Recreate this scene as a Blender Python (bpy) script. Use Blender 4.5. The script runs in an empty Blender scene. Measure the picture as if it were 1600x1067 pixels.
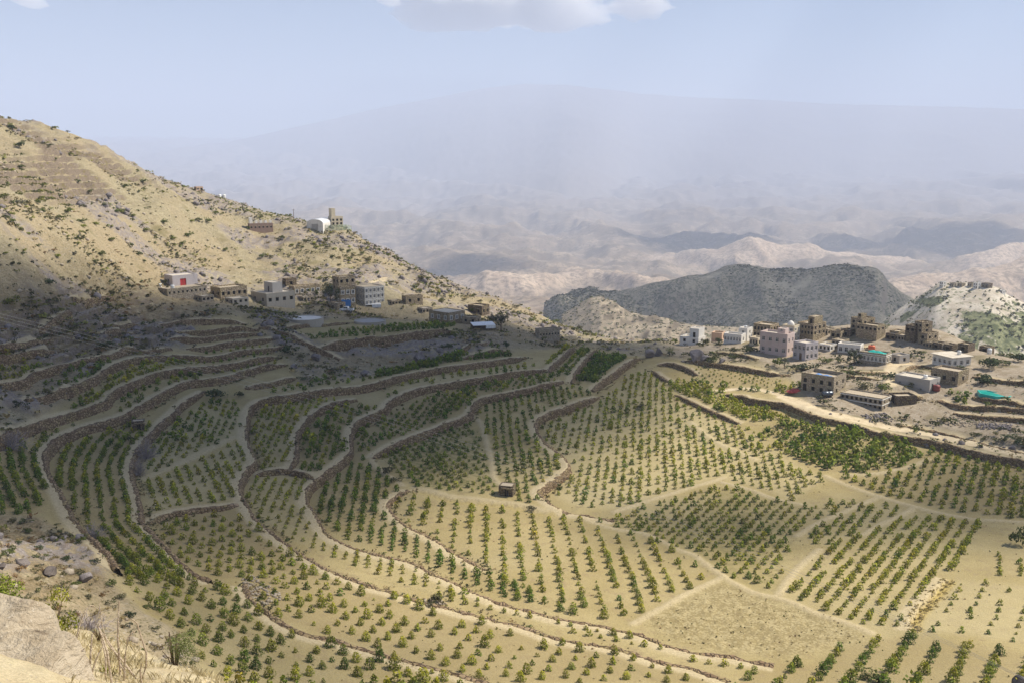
import bpy, math, random
import numpy as np
from mathutils import Vector
random.seed(7); RNG = np.random.default_rng(11)
scene = bpy.context.scene
R = math.radians
# ------------------------------------------------------------------ camera
CAMZ, FPX, HOR = 70.0, 1556.0, 250.0
cam_d = bpy.data.cameras.new('camera'); cam = bpy.data.objects.new('camera', cam_d)
scene.collection.objects.link(cam); scene.camera = cam
cam_d.sensor_width = 36; cam_d.lens = 35.0; cam_d.clip_start = 0.2; cam_d.clip_end = 90000
PITCH = math.atan((533.5 - HOR) / FPX)
cam.location = (0, 0, CAMZ); cam.rotation_euler = (math.pi/2 - PITCH, 0, 0)
# ------------------------------------------------------------------ sky and sun
SUN_AZ, SUN_EL = R(14), R(50)          # azimuth measured from +X towards +Y
SUNV = Vector((math.cos(SUN_EL)*math.cos(SUN_AZ), math.cos(SUN_EL)*math.sin(SUN_AZ), math.sin(SUN_EL)))
world = bpy.data.worlds.new('World'); scene.world = world; world.use_nodes = True
wn = world.node_tree.nodes; wl = world.node_tree.links; wn.clear()
wo = wn.new('ShaderNodeOutputWorld'); bg = wn.new('ShaderNodeBackground'); sky = wn.new('ShaderNodeTexSky')
sky.sky_type = 'NISHITA'; sky.sun_disc = False; sky.sun_elevation = SUN_EL
sky.sun_rotation = math.pi/2 - SUN_AZ; sky.altitude = 1800; sky.air_density = 1.0; sky.dust_density = 0.05; sky.ozone_density = 2.5
bg.inputs['Strength'].default_value = 0.064
wl.new(sky.outputs[0], bg.inputs[0]); wl.new(bg.outputs[0], wo.inputs[0])
sun_d = bpy.data.lights.new('sun', 'SUN'); sun_d.energy = 5.0; sun_d.angle = R(0.53); sun_d.color = (1.0, 0.92, 0.77)
sun = bpy.data.objects.new('sun', sun_d); scene.collection.objects.link(sun)
sun.rotation_euler = SUNV.to_track_quat('Z', 'Y').to_euler(); sun.location = (300, 100, 400)
vs = scene.view_settings; vs.view_transform = 'Standard'; vs.look = 'None'; vs.gamma = 1; vs.use_curve_mapping = False
vs.exposure = 0.68
scene.cycles.max_bounces = 6; scene.cycles.diffuse_bounces = 2; scene.cycles.glossy_bounces = 1
scene.cycles.transmission_bounces = 2; scene.cycles.transparent_max_bounces = 12; scene.cycles.volume_bounces = 3
HAZE_DENSITY, HAZE_COLOR = 1.25e-4, (.70, .795, 1.0)
COL = scene.collection

# ------------------------------------------------------------------ numpy noise
def _hash(ix, iy, seed):
    n = (ix.astype(np.int64)*374761393 + iy.astype(np.int64)*668265263 + seed*1442695041) & 0x7fffffff
    n = ((n ^ (n >> 13))*1274126177) & 0x7fffffff
    n = (n ^ (n >> 16)) & 0xffff
    return n.astype(np.float64)/65535.0
def vnoise(x, y, seed=0):
    x = np.asarray(x, float); y = np.asarray(y, float)
    ix = np.floor(x); iy = np.floor(y); fx = x-ix; fy = y-iy
    fx = fx*fx*fx*(fx*(fx*6-15)+10); fy = fy*fy*fy*(fy*(fy*6-15)+10)
    a = _hash(ix, iy, seed); b = _hash(ix+1, iy, seed); c = _hash(ix, iy+1, seed); d = _hash(ix+1, iy+1, seed)
    return (a*(1-fx)+b*fx)*(1-fy) + (c*(1-fx)+d*fx)*fy
def fbm(x, y, octv=4, seed=0, gain=0.5):
    s = 0; a = 1; t = 0
    for o in range(octv):
        s = s + a*(vnoise(x*2**o+o*17.3, y*2**o-o*9.1, seed+o)*2-1); t += a; a *= gain
    return s/t
def ridged(x, y, octv=4, seed=0):
    s = 0; a = 1; t = 0
    for o in range(octv):
        s = s + a*(1-np.abs(vnoise(x*2**o+o*7.3, y*2**o-o*3.1, seed+o)*2-1)); t += a; a *= 0.5
    return s/t
def sstep(a, b, x):
    t = np.clip((x-a)/(b-a), 0, 1); return t*t*(3-2*t)

# ------------------------------------------------------------------ pixel <-> world
CP, SP = math.cos(PITCH), math.sin(PITCH)
def rays(px, py):
    u = (np.asarray(px, float)-800)/FPX; v = -(np.asarray(py, float)-533.5)/FPX
    return u, CP+v*SP, v*CP-SP                      # x, y(forward), z
def project(x, y, z):
    dz = np.asarray(z)-CAMZ
    d = np.asarray(y)*CP - dz*SP; up = np.asarray(y)*SP + dz*CP
    d = np.where(d < 0.1, 0.1, d)
    return 800+FPX*np.asarray(x)/d, 533.5-FPX*up/d
def at(px, py, D):                                   # point on the pixel's ray at horizontal range D
    dx, dy, dz = rays(px, py); h = np.sqrt(dx*dx+dy*dy); t = D/h
    return np.array([dx*t, dy*t, CAMZ+dz*t])
def at_z(px, py, Z):
    dx, dy, dz = rays(px, py); t = (Z-CAMZ)/dz
    return np.array([dx*t, dy*t, Z])
def inpoly(px, py, poly):
    px = np.asarray(px); py = np.asarray(py); r = np.zeros(px.shape, bool); n = len(poly); j = n-1
    for i in range(n):
        xi, yi = poly[i]; xj, yj = poly[j]
        if yi != yj:
            c = ((yi > py) != (yj > py)) & (px < (xj-xi)*(py-yi)/(yj-yi)+xi); r ^= c
        j = i
    return r

# ------------------------------------------------------------------ the lie of the land: control points
CZ = [(400,1067,14),(800,1067,8),(1200,1067,6),(1600,1067,8),(0,870,24),(100,930,22),(200,960,18),(300,1040,17),
(400,850,6.5),(600,950,6.5),(600,850,4),(800,900,4.5),(900,780,3),(1000,900,3.5),(1200,800,3),(1400,900,4),(1600,900,5),
(1600,780,5),(1400,760,4),(1200,700,4.5),(1000,680,5),(750,720,5.5),(550,780,5),(650,660,8),(480,690,9),(300,750,9),
(200,720,11),(100,800,13),(100,700,14),(30,760,16),(0,690,19),(900,600,10),(760,600,12),(600,600,14),(450,620,14.5),
(330,620,15),(200,620,17.5),(100,640,18),(0,600,24),(100,560,26),(200,560,23),(300,540,22),(0,540,30),(400,520,22),
(300,490,26),(500,560,17),(600,525,19),(550,510,20),(700,520,17),(650,570,14.5),(800,540,13.5),(850,550,12),(940,560,11),
(1000,600,9),(1000,560,10.5),(1100,600,9),(1100,570,11),(1200,640,8),(1200,600,10),(1300,650,9),(1300,600,12),(1300,560,13),
(1200,560,12.5),(1400,650,8),(1400,600,13),(1400,560,14),(1500,690,7),(1500,640,10),(1500,600,13),(1600,640,12),(1600,720,7),
(1600,600,15),(1100,540,11),(1200,530,9),(1260,533,7),(1345,527,8),(1430,537,8),(1550,558,12.5),(1600,564,13.5),(1500,547,11),
(440,478,21),(575,480,19),(300,460,28),(700,505,15.5),(760,510,14),(850,530,10),(930,540,8),(630,475,19),
(0,480,36),(0,420,44),(100,480,33),(100,430,39),(200,480,29),(200,430,36),(-300,480,46),(-300,700,24),(1900,600,14),(1900,800,6),(1900,1000,6)]
CD = [(0,350,290),(0,280,345),(0,230,390),(0,182,430),(100,205,440),(100,300,365),(100,380,305),(200,262,455),(200,350,375),
(300,300,470),(300,370,390),(300,430,345),(400,330,460),(400,360,430),(400,420,385),(500,357,440),(540,360,445),(500,420,375),
(600,400,430),(600,450,370),(700,445,430),(700,480,375),(800,480,420),(800,510,360),(880,510,410),(980,533,380),(930,530,370),
(-300,320,310),(-300,150,420)]
CREST = [(-300,150,420),(0,182,430),(100,205,440),(200,262,455),(300,300,470),(400,330,460),(540,360,445),(600,400,430),(700,445,430),(800,480,420),
(880,510,410),(980,533,380)]
ctrl = [at_z(a, b, z) for a, b, z in CZ] + [at(a, b, d) for a, b, d in CD]
for a, b, d in CREST:
    p = at(a, b, d); h = math.hypot(p[0], p[1])
    for dd, dz in ((60, -26), (150, -85), (260, -150)):
        k = (h+dd)/h; ctrl.append(np.array([p[0]*k, p[1]*k, p[2]+dz]))
for a in (1080, 1200, 1330, 1420, 1500, 1600, 1900):
    k = 0 if a < 1450 else 75
    p = at(a, 535, 430-k); q = at(a, 535, 560-k); s = at(a, 535, 680)
    ctrl += [np.array([p[0], p[1], -24.]), np.array([q[0], q[1], -70.]), np.array([s[0], s[1], -110.])]
for a in ((0,-15,66),(-45,0,68),(45,0,60),(-25,50,38),(20,50,31),(60,55,28),(-60,40,50),(0,20,53),(-25,18,56),(25,18,52)): ctrl.append(np.array(a, float))
ctrl = np.array(ctrl)
def _tps_fit(P, reg):
    n = len(P); S = 100.0; X = P[:, :2]/S
    d2 = ((X[:, None]-X[None])**2).sum(-1); K = 0.5*d2*np.log(d2+1e-12)
    A = np.zeros((n+3, n+3)); A[:n, :n] = K + reg*np.eye(n); A[:n, n] = 1; A[:n, n+1:] = X; A[n, :n] = 1; A[n+1:, :n] = X.T
    b = np.zeros(n+3); b[:n] = P[:, 2]; return X, np.linalg.solve(A, b), S
_TX, _TW, _TS = _tps_fit(ctrl, 0.004)
def base_z(x, y):
    x = np.asarray(x, float)/_TS; y = np.asarray(y, float)/_TS; n = len(_TX)
    r = _TW[n] + _TW[n+1]*x + _TW[n+2]*y
    for i in range(n):
        d2 = (x-_TX[i, 0])**2 + (y-_TX[i, 1])**2
        r = r + _TW[i]*0.5*d2*np.log(d2+1e-12)
    return r
NA = 630
ANG = np.linspace(R(-38), R(38), NA)
RAD = [14.0]
while RAD[-1] < 690: RAD.append(RAD[-1] + 0.37 + RAD[-1]*0.0017)
RAD = np.array(RAD); NR = len(RAD)
GX = np.sin(ANG)[:, None]*RAD[None]; GY = np.cos(ANG)[:, None]*RAD[None]
# evaluate the smooth base on a coarser grid, then interpolate (it is smooth)
_ca = np.linspace(ANG[0], ANG[-1], 240); _cr = np.interp(np.linspace(0, NR-1, 300), np.arange(NR), RAD)
_cz = base_z(np.sin(_ca)[:, None]*_cr[None], np.cos(_ca)[:, None]*_cr[None])
_t = np.array([np.interp(RAD, _cr, _cz[i]) for i in range(len(_ca))])
Z0 = np.empty((NA, NR))
for j in range(NR): Z0[:, j] = np.interp(ANG, _ca, _t[:, j])
def _bil(G, x, y):
    x = np.asarray(x, float); y = np.asarray(y, float)
    a = np.clip((np.arctan2(x, y)-ANG[0])/(ANG[1]-ANG[0]), 0, NA-1.001)
    r = np.clip(np.interp(np.hypot(x, y), RAD, np.arange(NR)), 0, NR-1.001)
    i = a.astype(int); j = r.astype(int); fa = a-i; fr = r-j
    return (G[i, j]*(1-fa)+G[i+1, j]*fa)*(1-fr) + (G[i, j+1]*(1-fa)+G[i+1, j+1]*fa)*fr
def hit(px, py, dz=0.0, G=None, rmin=45):
    """where the pixel's ray first meets the ground raised by dz"""
    G = Z0 if G is None else G
    dx, dy, dzr = [float(v) for v in rays(px, py)]; h = math.hypot(dx, dy)
    rr = np.linspace(rmin, 685, 1400); x = dx/h*rr; y = dy/h*rr
    z = _bil(G, x, y) + dz; zr = CAMZ + dzr/h*rr
    k = np.nonzero(zr <= z)[0]
    if len(k) == 0:
        k = int(np.argmin(zr-z))
        return np.array([x[k], y[k], z[k]-dz])
    k = k[0]
    if k == 0: return np.array([x[0], y[0], z[0]-dz])
    f0 = zr[k-1]-z[k-1]; f1 = zr[k]-z[k]; t = f0/(f0-f1)
    return np.array([x[k-1]+(x[k]-x[k-1])*t, y[k-1]+(y[k]-y[k-1])*t, (z[k-1]+(z[k]-z[k-1])*t)-dz])
def resample(P, step):
    """Catmull-Rom through the points, resampled evenly"""
    P = np.asarray(P, float); Q = np.vstack([2*P[0]-P[1], P, 2*P[-1]-P[-2]]); out = []
    for i in range(1, len(Q)-2):
        t = np.linspace(0, 1, 12, endpoint=False)[:, None]; a, b, c, d = Q[i-1], Q[i], Q[i+1], Q[i+2]
        out.append(0.5*((2*b)+(-a+c)*t+(2*a-5*b+4*c-d)*t**2+(-a+3*b-3*c+d)*t**3))
    out = np.vstack(out+[P[-1:]]); s = np.r_[0, np.cumsum(np.hypot(*np.diff(out[:, :2], axis=0).T))]
    n = max(3, int(s[-1]/step)+1); tt = np.linspace(0, s[-1], n)
    return np.array([np.interp(tt, s, out[:, k]) for k in range(out.shape[1])]).T, s[-1]
# ------------------------------------------------------------------ terrace edges traced as lines on the ground; the low side is on the right hand
# key: (wall height, label or None for an earth bank, points)
LINES = {
'gamma': (2.0, 'curved dry-stone terrace wall sweeping past the grey leafless bushes', [(330,905),(300,893),(276,872),(256,852),(250,846),(236,830),(222,814),(218,792),(215,776),(208,752),(205,734),(208,716),(216,700),(226,686),(238,674),(248,664),(270,643),(290,625),(320,605)]),
'beta': (2.3, 'tall curved terrace wall with a trodden top beside the dense long shrub rows', [(184,889),(168,868),(152,853),(130,830),(112,806),(108,798),(96,772),(86,758),(78,744),(72,728),(70,708),(78,698),(88,684),(112,674),(140,662),(174,654),(200,644),(236,624),(262,610),(280,600),(296,594),(320,592),(352,587),(380,578),(416,568),(446,565)]),
'alpha': (2.2, 'long brown terrace wall above the sparse double shrub row', [(-40,705),(0,690),(20,680),(50,666),(96,652),(130,641),(150,634),(168,626),(176,613),(206,599),(236,587),(272,578),(320,573),(340,571),(384,564),(412,557),(438,553)]),
'delta': (1.8, 'terrace wall bending round the green shrub clump at the scrub edge', [(0,599),(30,598),(40,597),(50,586),(80,573),(112,563),(128,559),(156,556),(180,551),(200,547),(240,545),(268,545)]),
'eps': (2.0, 'terrace wall climbing from the dark bush past yellow-tipped shrubs', [(40,629),(60,625),(84,617),(112,607),(130,601),(148,591),(164,579),(176,571),(200,562),(230,557),(260,556),(300,557),(320,558),(352,554),(376,548),(404,544),(432,541),(444,539)]),
'b1': (2.1, 'uppermost short stone terrace wall under the unfinished house yard', [(250,506),(300,503),(344,501),(366,501),(384,505)]),
'b2': (2.2, 'second terrace wall down from the unfinished house yard', [(256,521),(290,519),(320,518),(350,514),(380,512),(404,513)]),
'b3': (2.0, 'third narrow terrace wall down from the unfinished house yard', [(266,531),(300,529),(320,527),(350,523),(380,520),(406,519)]),
'b4': (2.1, 'fourth terrace wall under the unfinished house, edged by straw grass', [(290,542),(320,541),(350,536),(380,532),(416,529),(428,527)]),
'b8': (1.6, 'short terrace wall below the small round green bush', [(382,604),(406,600),(428,597),(452,590),(464,587)]),
'b9': (2.4, 'longest terrace wall running from the dark hedge down to the front fields', [(1140,1057),(1104,1045),(1072,1035),(1032,1029),(1000,1019),(960,1007),(900,997),(860,989),(820,975),(780,965),(752,957),(724,951),(694,943),(640,929),(610,919),(580,911),(540,897),(512,885),(484,869),(456,852),(440,840),(420,826),(400,810),(386,790),(380,780),(374,764),(378,746),(388,730),(398,722),(397,714),(390,698),(384,680),(386,660),(389,642),(400,628),(416,622),(440,619),(480,613),(520,608),(560,605),(590,599),(620,589),(640,584),(680,576),(720,570),(760,565),(796,559),(822,555)]),
'zeta': (0.9, 'low stone edging curving out of the stone heap in the front field', [(770,1067),(710,1053),(670,1043),(640,1035),(610,1027),(580,1019),(552,1011),(520,1001),(486,995),(460,985),(432,969),(405,948),(392,938),(386,925),(382,913)]),
'eta': (0.9, 'short straight rubble wall crossing between two curved terraces', [(232,811),(250,803),(280,798),(320,794),(346,793),(372,791)]),
'faint1': (0.35, None, [(224,746),(260,734),(320,708),(345,697),(372,686)]),
'cross': (1.5, 'short cross wall closing off the yellow shrub field', [(398,735),(420,733),(446,733),(470,739),(496,748)]),
'theta': (1.8, 'stone terrace wall beside the dark shrub rows, ending at the cross wall', [(454,732),(460,720),(464,700),(464,684),(470,670),(480,656),(497,641),(520,629),(546,622),(558,621)]),
'iota': (2.4, 'long winding terrace wall under the single row of spaced shrubs', [(1210,1031),(1176,1027),(1136,1019),(1080,1011),(1040,1001),(1000,985),(960,977),(940,971),(880,961),(840,951),(800,941),(768,931),(740,919),(710,905),(680,893),(640,873),(608,866),(560,853),(552,851),(532,842),(512,830),(496,810),(488,796),(478,780),(480,764),(492,750),(500,745),(520,730),(536,716),(547,704),(548,682),(552,666),(564,655),(580,648),(600,638),(612,625),(640,611),(680,601),(720,595),(760,588),(800,581),(840,576),(854,576)]),
'kappa': (2.3, 'terrace wall swinging round above the grassy shrub plot', [(580,709),(600,700),(620,691),(640,682),(670,672),(700,660),(724,652),(736,644),(738,636),(744,627),(756,621),(780,616),(810,610),(840,603),(860,597),(880,593)]),
'kappa2': (1.3, 'low curved stone wall at the corner of the bare sandy field', [(760,887),(720,869),(690,850),(670,838),(640,824),(626,814),(609,797),(606,786),(613,777),(638,763)]),
'lambda': (0.5, None, [(640,764),(666,767),(700,776),(730,780),(760,784),(804,790),(824,795),(840,800),(856,802),(876,800)]),
'mu': (2.4, 'S-shaped terrace wall with two tall stone faces right of the stone hut', [(960,808),(920,801),(884,797),(864,788),(850,778),(842,768),(852,758),(870,746),(886,732),(889,725),(882,713),(870,702),(856,692),(843,678),(837,664),(841,654),(854,646),(870,640),(900,629),(920,622),(936,616)]),
'nu': (2.2, 'sloping terrace wall beside the yellow shrub strip below the ruined house', [(856,578),(870,565),(886,551),(897,542)]),
'xi': (2.4, 'terrace wall left of the dense dark green shrub block', [(894,596),(897,585),(910,566),(924,550),(931,544)]),
'omi': (2.8, 'tall stone wall right of the dense dark green shrub block', [(926,606),(940,594),(960,581),(976,569),(992,559),(1000,556)]),
'pi': (1.9, 'rough wall below the bare sandy pocket near the white roofed house', [(1028,567),(1046,566),(1066,571),(1080,577),(1088,583)]),
'rho': (1.8, 'dark stone bank above the pale seedling field', [(1068,562),(1100,566),(1130,570),(1160,574),(1200,580),(1234,582)]),
'sig': (2.2, 'dark stone retaining wall along the dirt road', [(1134,613),(1160,617),(1170,622),(1200,627),(1226,631),(1246,640),(1280,652),(1310,656),(1340,666),(1380,677),(1400,678),(1440,686),(1480,694),(1520,704),(1560,712),(1600,719),(1700,740)]),
'tau': (1.3, 'low grassy bank wall on the uphill side of the dirt road', [(1404,661),(1450,669),(1490,677),(1530,687),(1570,699),(1640,712)]),
'ups': (1.5, 'stone terrace wall under the small orchard by the turquoise pool', [(1466,622),(1484,629),(1500,632),(1560,635),(1600,640),(1680,650)]),
'ups2': (1.2, 'stone edge curving below the turquoise pool', [(1520,618),(1550,624),(1580,630),(1610,640)]),
'diag': (0.9, 'low field wall edging the yellow-green shrubs below the seedling field', [(1020,577),(1034,588),(1046,595)]),
'diag2': (0.9, 'straight low wall running down beside the yellow-green shrubs', [(1056,615),(1080,627),(1108,640),(1132,650),(1154,660)]),
'chi': (4.2, 'tallest stone terrace wall, below the shrub terrace with the round cistern', [(504,538),(520,534),(570,531),(600,528),(640,522),(670,518),(700,515),(713,518)]),
'gully': (1.8, 'dark stone wall slanting down from the unfinished house', [(404,513),(432,518),(456,527),(484,539),(512,547),(532,554)]),
'psi1': (1.1, 'short terrace wall beneath the white metal roofed shed', [(716,550),(740,543),(770,540)]),
'psi2': (1.1, 'short terrace wall under the dark shrub clumps by the shed slope', [(722,560),(752,552),(796,550)]),
'cist': (1.0, 'low terrace wall just below the round cistern', [(438,515),(470,509),(510,506),(546,503)]),
'a1': (1.4, 'scrubby broken terrace wall high in the shaded gully', [(112,465),(124,470),(144,468),(176,462)]),
'a2': (1.4, 'short terrace wall in the middle of the shaded gully', [(164,506),(180,504),(214,501)]),
'a3': (1.5, 'lower short terrace wall in the shaded gully', [(158,522),(180,518),(210,517)]),
'a4': (1.2, 'crescent terrace edge under the grey scrub in the shade', [(50,499),(60,504),(80,504),(96,499),(108,491)]),
'a5': (1.7, 'terrace wall above the short shrub row at the shaded hill foot', [(-30,548),(0,543),(30,535),(58,527),(84,519)]),
'a6': (1.7, 'terrace wall under the short shrub row at the shaded hill foot', [(-30,572),(0,565),(30,555),(60,545),(86,540)]),
'bank': (1.1, None, [(1422,981),(1424,965),(1434,949),(1456,925),(1480,901)]),
'v1': (1.0, 'low wall along the weeds between the lilac and blue-sheeted houses', [(1250,573),(1290,580),(1330,586),(1376,592)]),
'v2': (0.9, 'low wall under the turquoise-sheeted roof house', [(1318,578),(1350,582),(1388,580)]),
'v3': (1.2, 'yard wall below the long windowless grey house', [(1382,611),(1410,617),(1442,619)]),
'v4': (1.0, 'field wall on the knoll behind the turquoise pool', [(1520,588),(1560,594),(1600,597),(1660,602)]),
'v5': (1.0, 'lowest stone wall on the waste ground beside the road', [(1490,642),(1540,648),(1600,653),(1660,660)]),
'v6': (0.9, 'low wall in front of the long low white house', [(1108,549),(1150,552),(1184,560)]),
'v7': (0.9, 'low wall before the twin stone towers', [(1296,540),(1330,543),(1362,541)]),
'rubble': (1.6, 'rough curved rubble wall between the village track and the white house', [(1414,577),(1424,571),(1440,569),(1456,573)]),
}
# trodden earth lines without a step
PATHS = [[(740,646),(752,660),(760,690),(768,720),(772,748),(784,760)],[(960,800),(1010,784),(1060,768),(1100,756),(1130,746)],
[(1130,754),(1170,764),(1200,776),(1250,788)],[(880,802),(960,826),(1000,832),(1040,848),(1060,859),(1084,867),(1100,879),(1130,901),(1152,913),(1180,927),(1216,935),(1250,947),(1280,961),(1320,973),(1360,989)],
[(1130,902),(1080,925),(1040,947),(990,973)],[(1376,776),(1350,786),(1320,800),(1280,817),(1246,838)],[(1280,859),(1250,885),(1228,911),(1218,929)],
[(1290,744),(1340,764),(1380,778),(1428,792),(1480,804),(1530,812),(1600,816)],[(1428,794),(1400,810),(1376,820),(1350,836)],
[(1450,716),(1430,726),(1400,734),(1370,740),(1330,742)],[(1080,660),(1110,685),(1150,705),(1180,718)],[(580,708),(584,724),(600,738),(628,758)]]
ROADS = [([(1228,622),(1252,632),(1280,645),(1310,650),(1340,658),(1385,668),(1420,674),(1470,682),(1520,694),(1570,704),(1660,722)], 2.4),
 ([(1392,601),(1396,590),(1392,578),(1400,570),(1420,566)], 1.6), ([(600,432),(585,440),(560,446)], 1.5), ([(1120,612),(1160,606),(1200,612),(1240,624)], 1.3)]
GZ = Z0.copy()
def line_world(pts, dz):
    return np.array([hit(a, b, dz) for a, b in pts])
def near_line(Q, margin):
    """for every terrain vertex near the line: index arrays, signed distance (left/high side positive), position along it"""
    lo = Q[:, :2].min(0)-margin; hi = Q[:, :2].max(0)+margin
    m = (GX > lo[0]) & (GX < hi[0]) & (GY > lo[1]) & (GY < hi[1])
    ii = np.nonzero(m); X = GX[ii].astype(np.float32); Y = GY[ii].astype(np.float32)
    T = np.gradient(Q[:, :2], axis=0); T /= np.linalg.norm(T, axis=1)[:, None]+1e-9
    best = np.full(len(X), 1e9, np.float32); bi = np.zeros(len(X), int)
    for k in range(len(Q)):
        d = (X-Q[k, 0])**2 + (Y-Q[k, 1])**2; b = d < best; best[b] = d[b]; bi[b] = k
    dx = X-Q[bi, 0]; dy = Y-Q[bi, 1]
    cross = T[bi, 0]*dy - T[bi, 1]*dx; d = np.sqrt(best)
    beyond = ((bi == 0) & (dx*T[bi, 0]+dy*T[bi, 1] < 0)) | ((bi == len(Q)-1) & (dx*T[bi, 0]+dy*T[bi, 1] > 0))
    keep = (d < margin)
    return (ii[0][keep], ii[1][keep]), np.where(cross > 0, 1., -1.)[keep]*np.where(np.abs(cross) > d*0.3, np.abs(cross), d)[keep], bi[keep], beyond[keep], d[keep]
LW = {}
PATHM = np.zeros((NA, NR)); BANKM = np.zeros((NA, NR))
steps = np.zeros((NA, NR))
LINES = {k: (v[0]*(.7 if v[0] > 1 else .9), v[1], v[2]) for k, v in LINES.items()}
for key, (H, label, pts) in LINES.items():
    Q, L = resample(line_world(pts, H*0.5), 0.9)
    LW[key] = Q; n = len(Q); s = np.linspace(0, L, n); tp = min(7.0, L*0.2)
    hh = H*np.clip(np.minimum(s, L-s)/tp+0.15, 0, 1)
    if key in ('b9', 'iota'):      # lower where the long walls run out into the front fields
        px = project(Q[:, 0], Q[:, 1], Q[:, 2])[1]; hh *= 1-0.72*sstep(800, 850, px)
    if key == 'mu':
        px, py = project(Q[:, 0], Q[:, 1], Q[:, 2]); hh *= 1-0.7*(np.exp(-((py-705)/18)**2)); hh *= np.where(px > 880, np.where(py > 770, .35, 1), 1)
    idx, sd, bi, beyond, d = near_line(Q, 16)
    w = 4.6
    f = np.where(beyond, np.exp(-d/2.0), 1.0)
    steps[idx] += hh[bi]*0.5*np.sign(sd)*np.exp(-np.abs(sd)/w)*f
    pm = sstep(2.5, 1.3, sd)*sstep(-0.5, 0.1, sd)*np.where(beyond, 0, 1)
    PATHM[idx] = np.maximum(PATHM[idx], pm*(0.9 if H > .6 else .6))
    if label is None or key == 'bank': BANKM[idx] = np.maximum(BANKM[idx], sstep(1.6, 0.4, np.abs(sd+0.5))*np.where(beyond, 0, 1)*(1.0 if key == 'bank' else 0.4))
    LW[key+'_h'] = hh
GZ += steps
for pts in PATHS:
    Q, L = resample(line_world(pts, 0), 1.0); idx, sd, bi, be, d = near_line(Q, 3)
    PATHM[idx] = np.maximum(PATHM[idx], sstep(1.1, 0.4, d)*0.7)
    GZ[idx] += 0.26*np.exp(-(d/0.7)**2)
ROADM = np.zeros((NA, NR))
ROADW = []
for pts, hw in ROADS:
    Q, L = resample(line_world(pts, 0), 1.0); ROADW.append((Q, hw)); idx, sd, bi, be, d = near_line(Q, hw+5)
    zr = np.convolve(np.pad(_bil(GZ, Q[:, 0], Q[:, 1]), 8, 'edge'), np.ones(17)/17, 'valid')
    k = sstep(hw+3, hw, d); GZ[idx] = GZ[idx]*(1-k) + zr[bi]*k
    ROADM[idx] = np.maximum(ROADM[idx], sstep(hw+.5, hw-.4, d))
# ------------------------------------------------------------------ ground cover masks (where fields, scrub, rock and bare earth are)
PX, PY = project(GX, GY, Z0)
BASIN = [(-60,720),(0,690),(70,655),(130,600),(176,560),(300,545),(300,500),(384,498),(404,512),(450,560),(470,606),(600,590),(720,556),(850,550),(900,540),(1000,555),(1060,560),(1240,590),(1260,645),(1400,680),(1600,720),(1720,745),(1720,1300),(350,1300),(300,1010),(220,955),(130,850),(60,812),(-60,800)]
CIST = [(440,512),(545,500),(712,500),(715,520),(510,540)]
VILL = [(1040,555),(1060,520),(1180,495),(1300,490),(1460,500),(1720,500),(1720,745),(1600,715),(1400,676),(1250,640),(1240,600),(1230,575)]
_n1 = fbm(GX/9, GY/9, 4, 3); _n2 = fbm(GX/26, GY/26, 4, 9); _n3 = fbm(GX/3.0, GY/3.0, 3, 21)
FIELDM = (inpoly(PX+_n2*8, PY+_n1*8, BASIN) | inpoly(PX, PY, CIST)).astype(float)
def _blur(M, k):
    for ax in (0, 1):
        c = np.cumsum(np.pad(M, [(k+1, k) if a == ax else (0, 0) for a in (0, 1)], 'edge'), axis=ax)
        M = (np.take(c, range(2*k+1, c.shape[ax]), ax) - np.take(c, range(0, c.shape[ax]-2*k-1), ax))/(2*k+1)
    return M
FIELDM = _blur(FIELDM, 3)
VILLM = _blur(inpoly(PX, PY, VILL).astype(float), 5)*(1-FIELDM)
HILL = (1-FIELDM)*(1-VILLM)
# relief: gullies and outcrops on the hill, clods on the fields; narrow contour terraces high on the left hill
SLP = sstep(280, 330, np.hypot(GX, GY))
GZ += HILL*(ridged(GX/38, GY/38, 4, 5)-0.62)*5.5*(0.35+0.65*SLP) + HILL*fbm(GX/7, GY/7, 3, 8)*0.9 + HILL*np.abs(fbm(GX/2.2, GY/2.2, 2, 12))*0.35
ROCKM = HILL*sstep(0.10, 0.32, fbm(GX/34, GY/22, 4, 31)+.05+0.25*np.exp(-(((PX-330)/95)**2+((PY-405)/35)**2)) + 0.18*_n1)
ROCKM = np.maximum(ROCKM, HILL*sstep(0.1, 0.5, _n1)*np.exp(-(((PX-110)/110)**2+((PY-500)/60)**2)))
GZ += ROCKM*(ridged(GX/5, GY/5, 3, 14)-0.45)*2.2
GZ += FIELDM*fbm(GX/6, GY/6, 3, 18)*0.13 + VILLM*fbm(GX/8, GY/8, 3, 19)*0.5
HITER = [(-80,150),(20,185),(110,215),(180,255),(262,300),(250,318),(150,312),(-80,330)]
HT = _blur(inpoly(PX, PY+_n2*10, HITER).astype(float), 4)
TER2 = [(560,360),(300,330),(270,300),(400,325),(500,345)]
_st = 3.1; _zz = GZ/_st + 0.25*_n2; _fr = _zz-np.floor(_zz)
HT = HT*sstep(-.5, -.15, fbm(GX/30, GY/14, 3, 45)); _st = 2.3; _zz = GZ/_st + 0.55*_n2 + .12*_n1; _fr = _zz-np.floor(_zz)
GZ += HT*_st*(sstep(0.70, 0.95, _fr)-_fr)*1.0
GTER = _blur(inpoly(PX+_n1*8, PY+_n2*8, [(-40,470),(110,448),(240,468),(300,492),(262,505),(255,556),(130,556),(100,580),(-40,545)]).astype(float), 4)*HILL*sstep(-.5, -.1, fbm(GX/18, GY/12, 3, 46))
_s2 = 1.9; _z2 = GZ/_s2 + 0.5*_n2; _f2 = _z2-np.floor(_z2); GZ += GTER*_s2*(sstep(0.66, 0.95, _f2)-_f2)
HTW = HT*sstep(0.70, 0.78, _fr)
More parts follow.
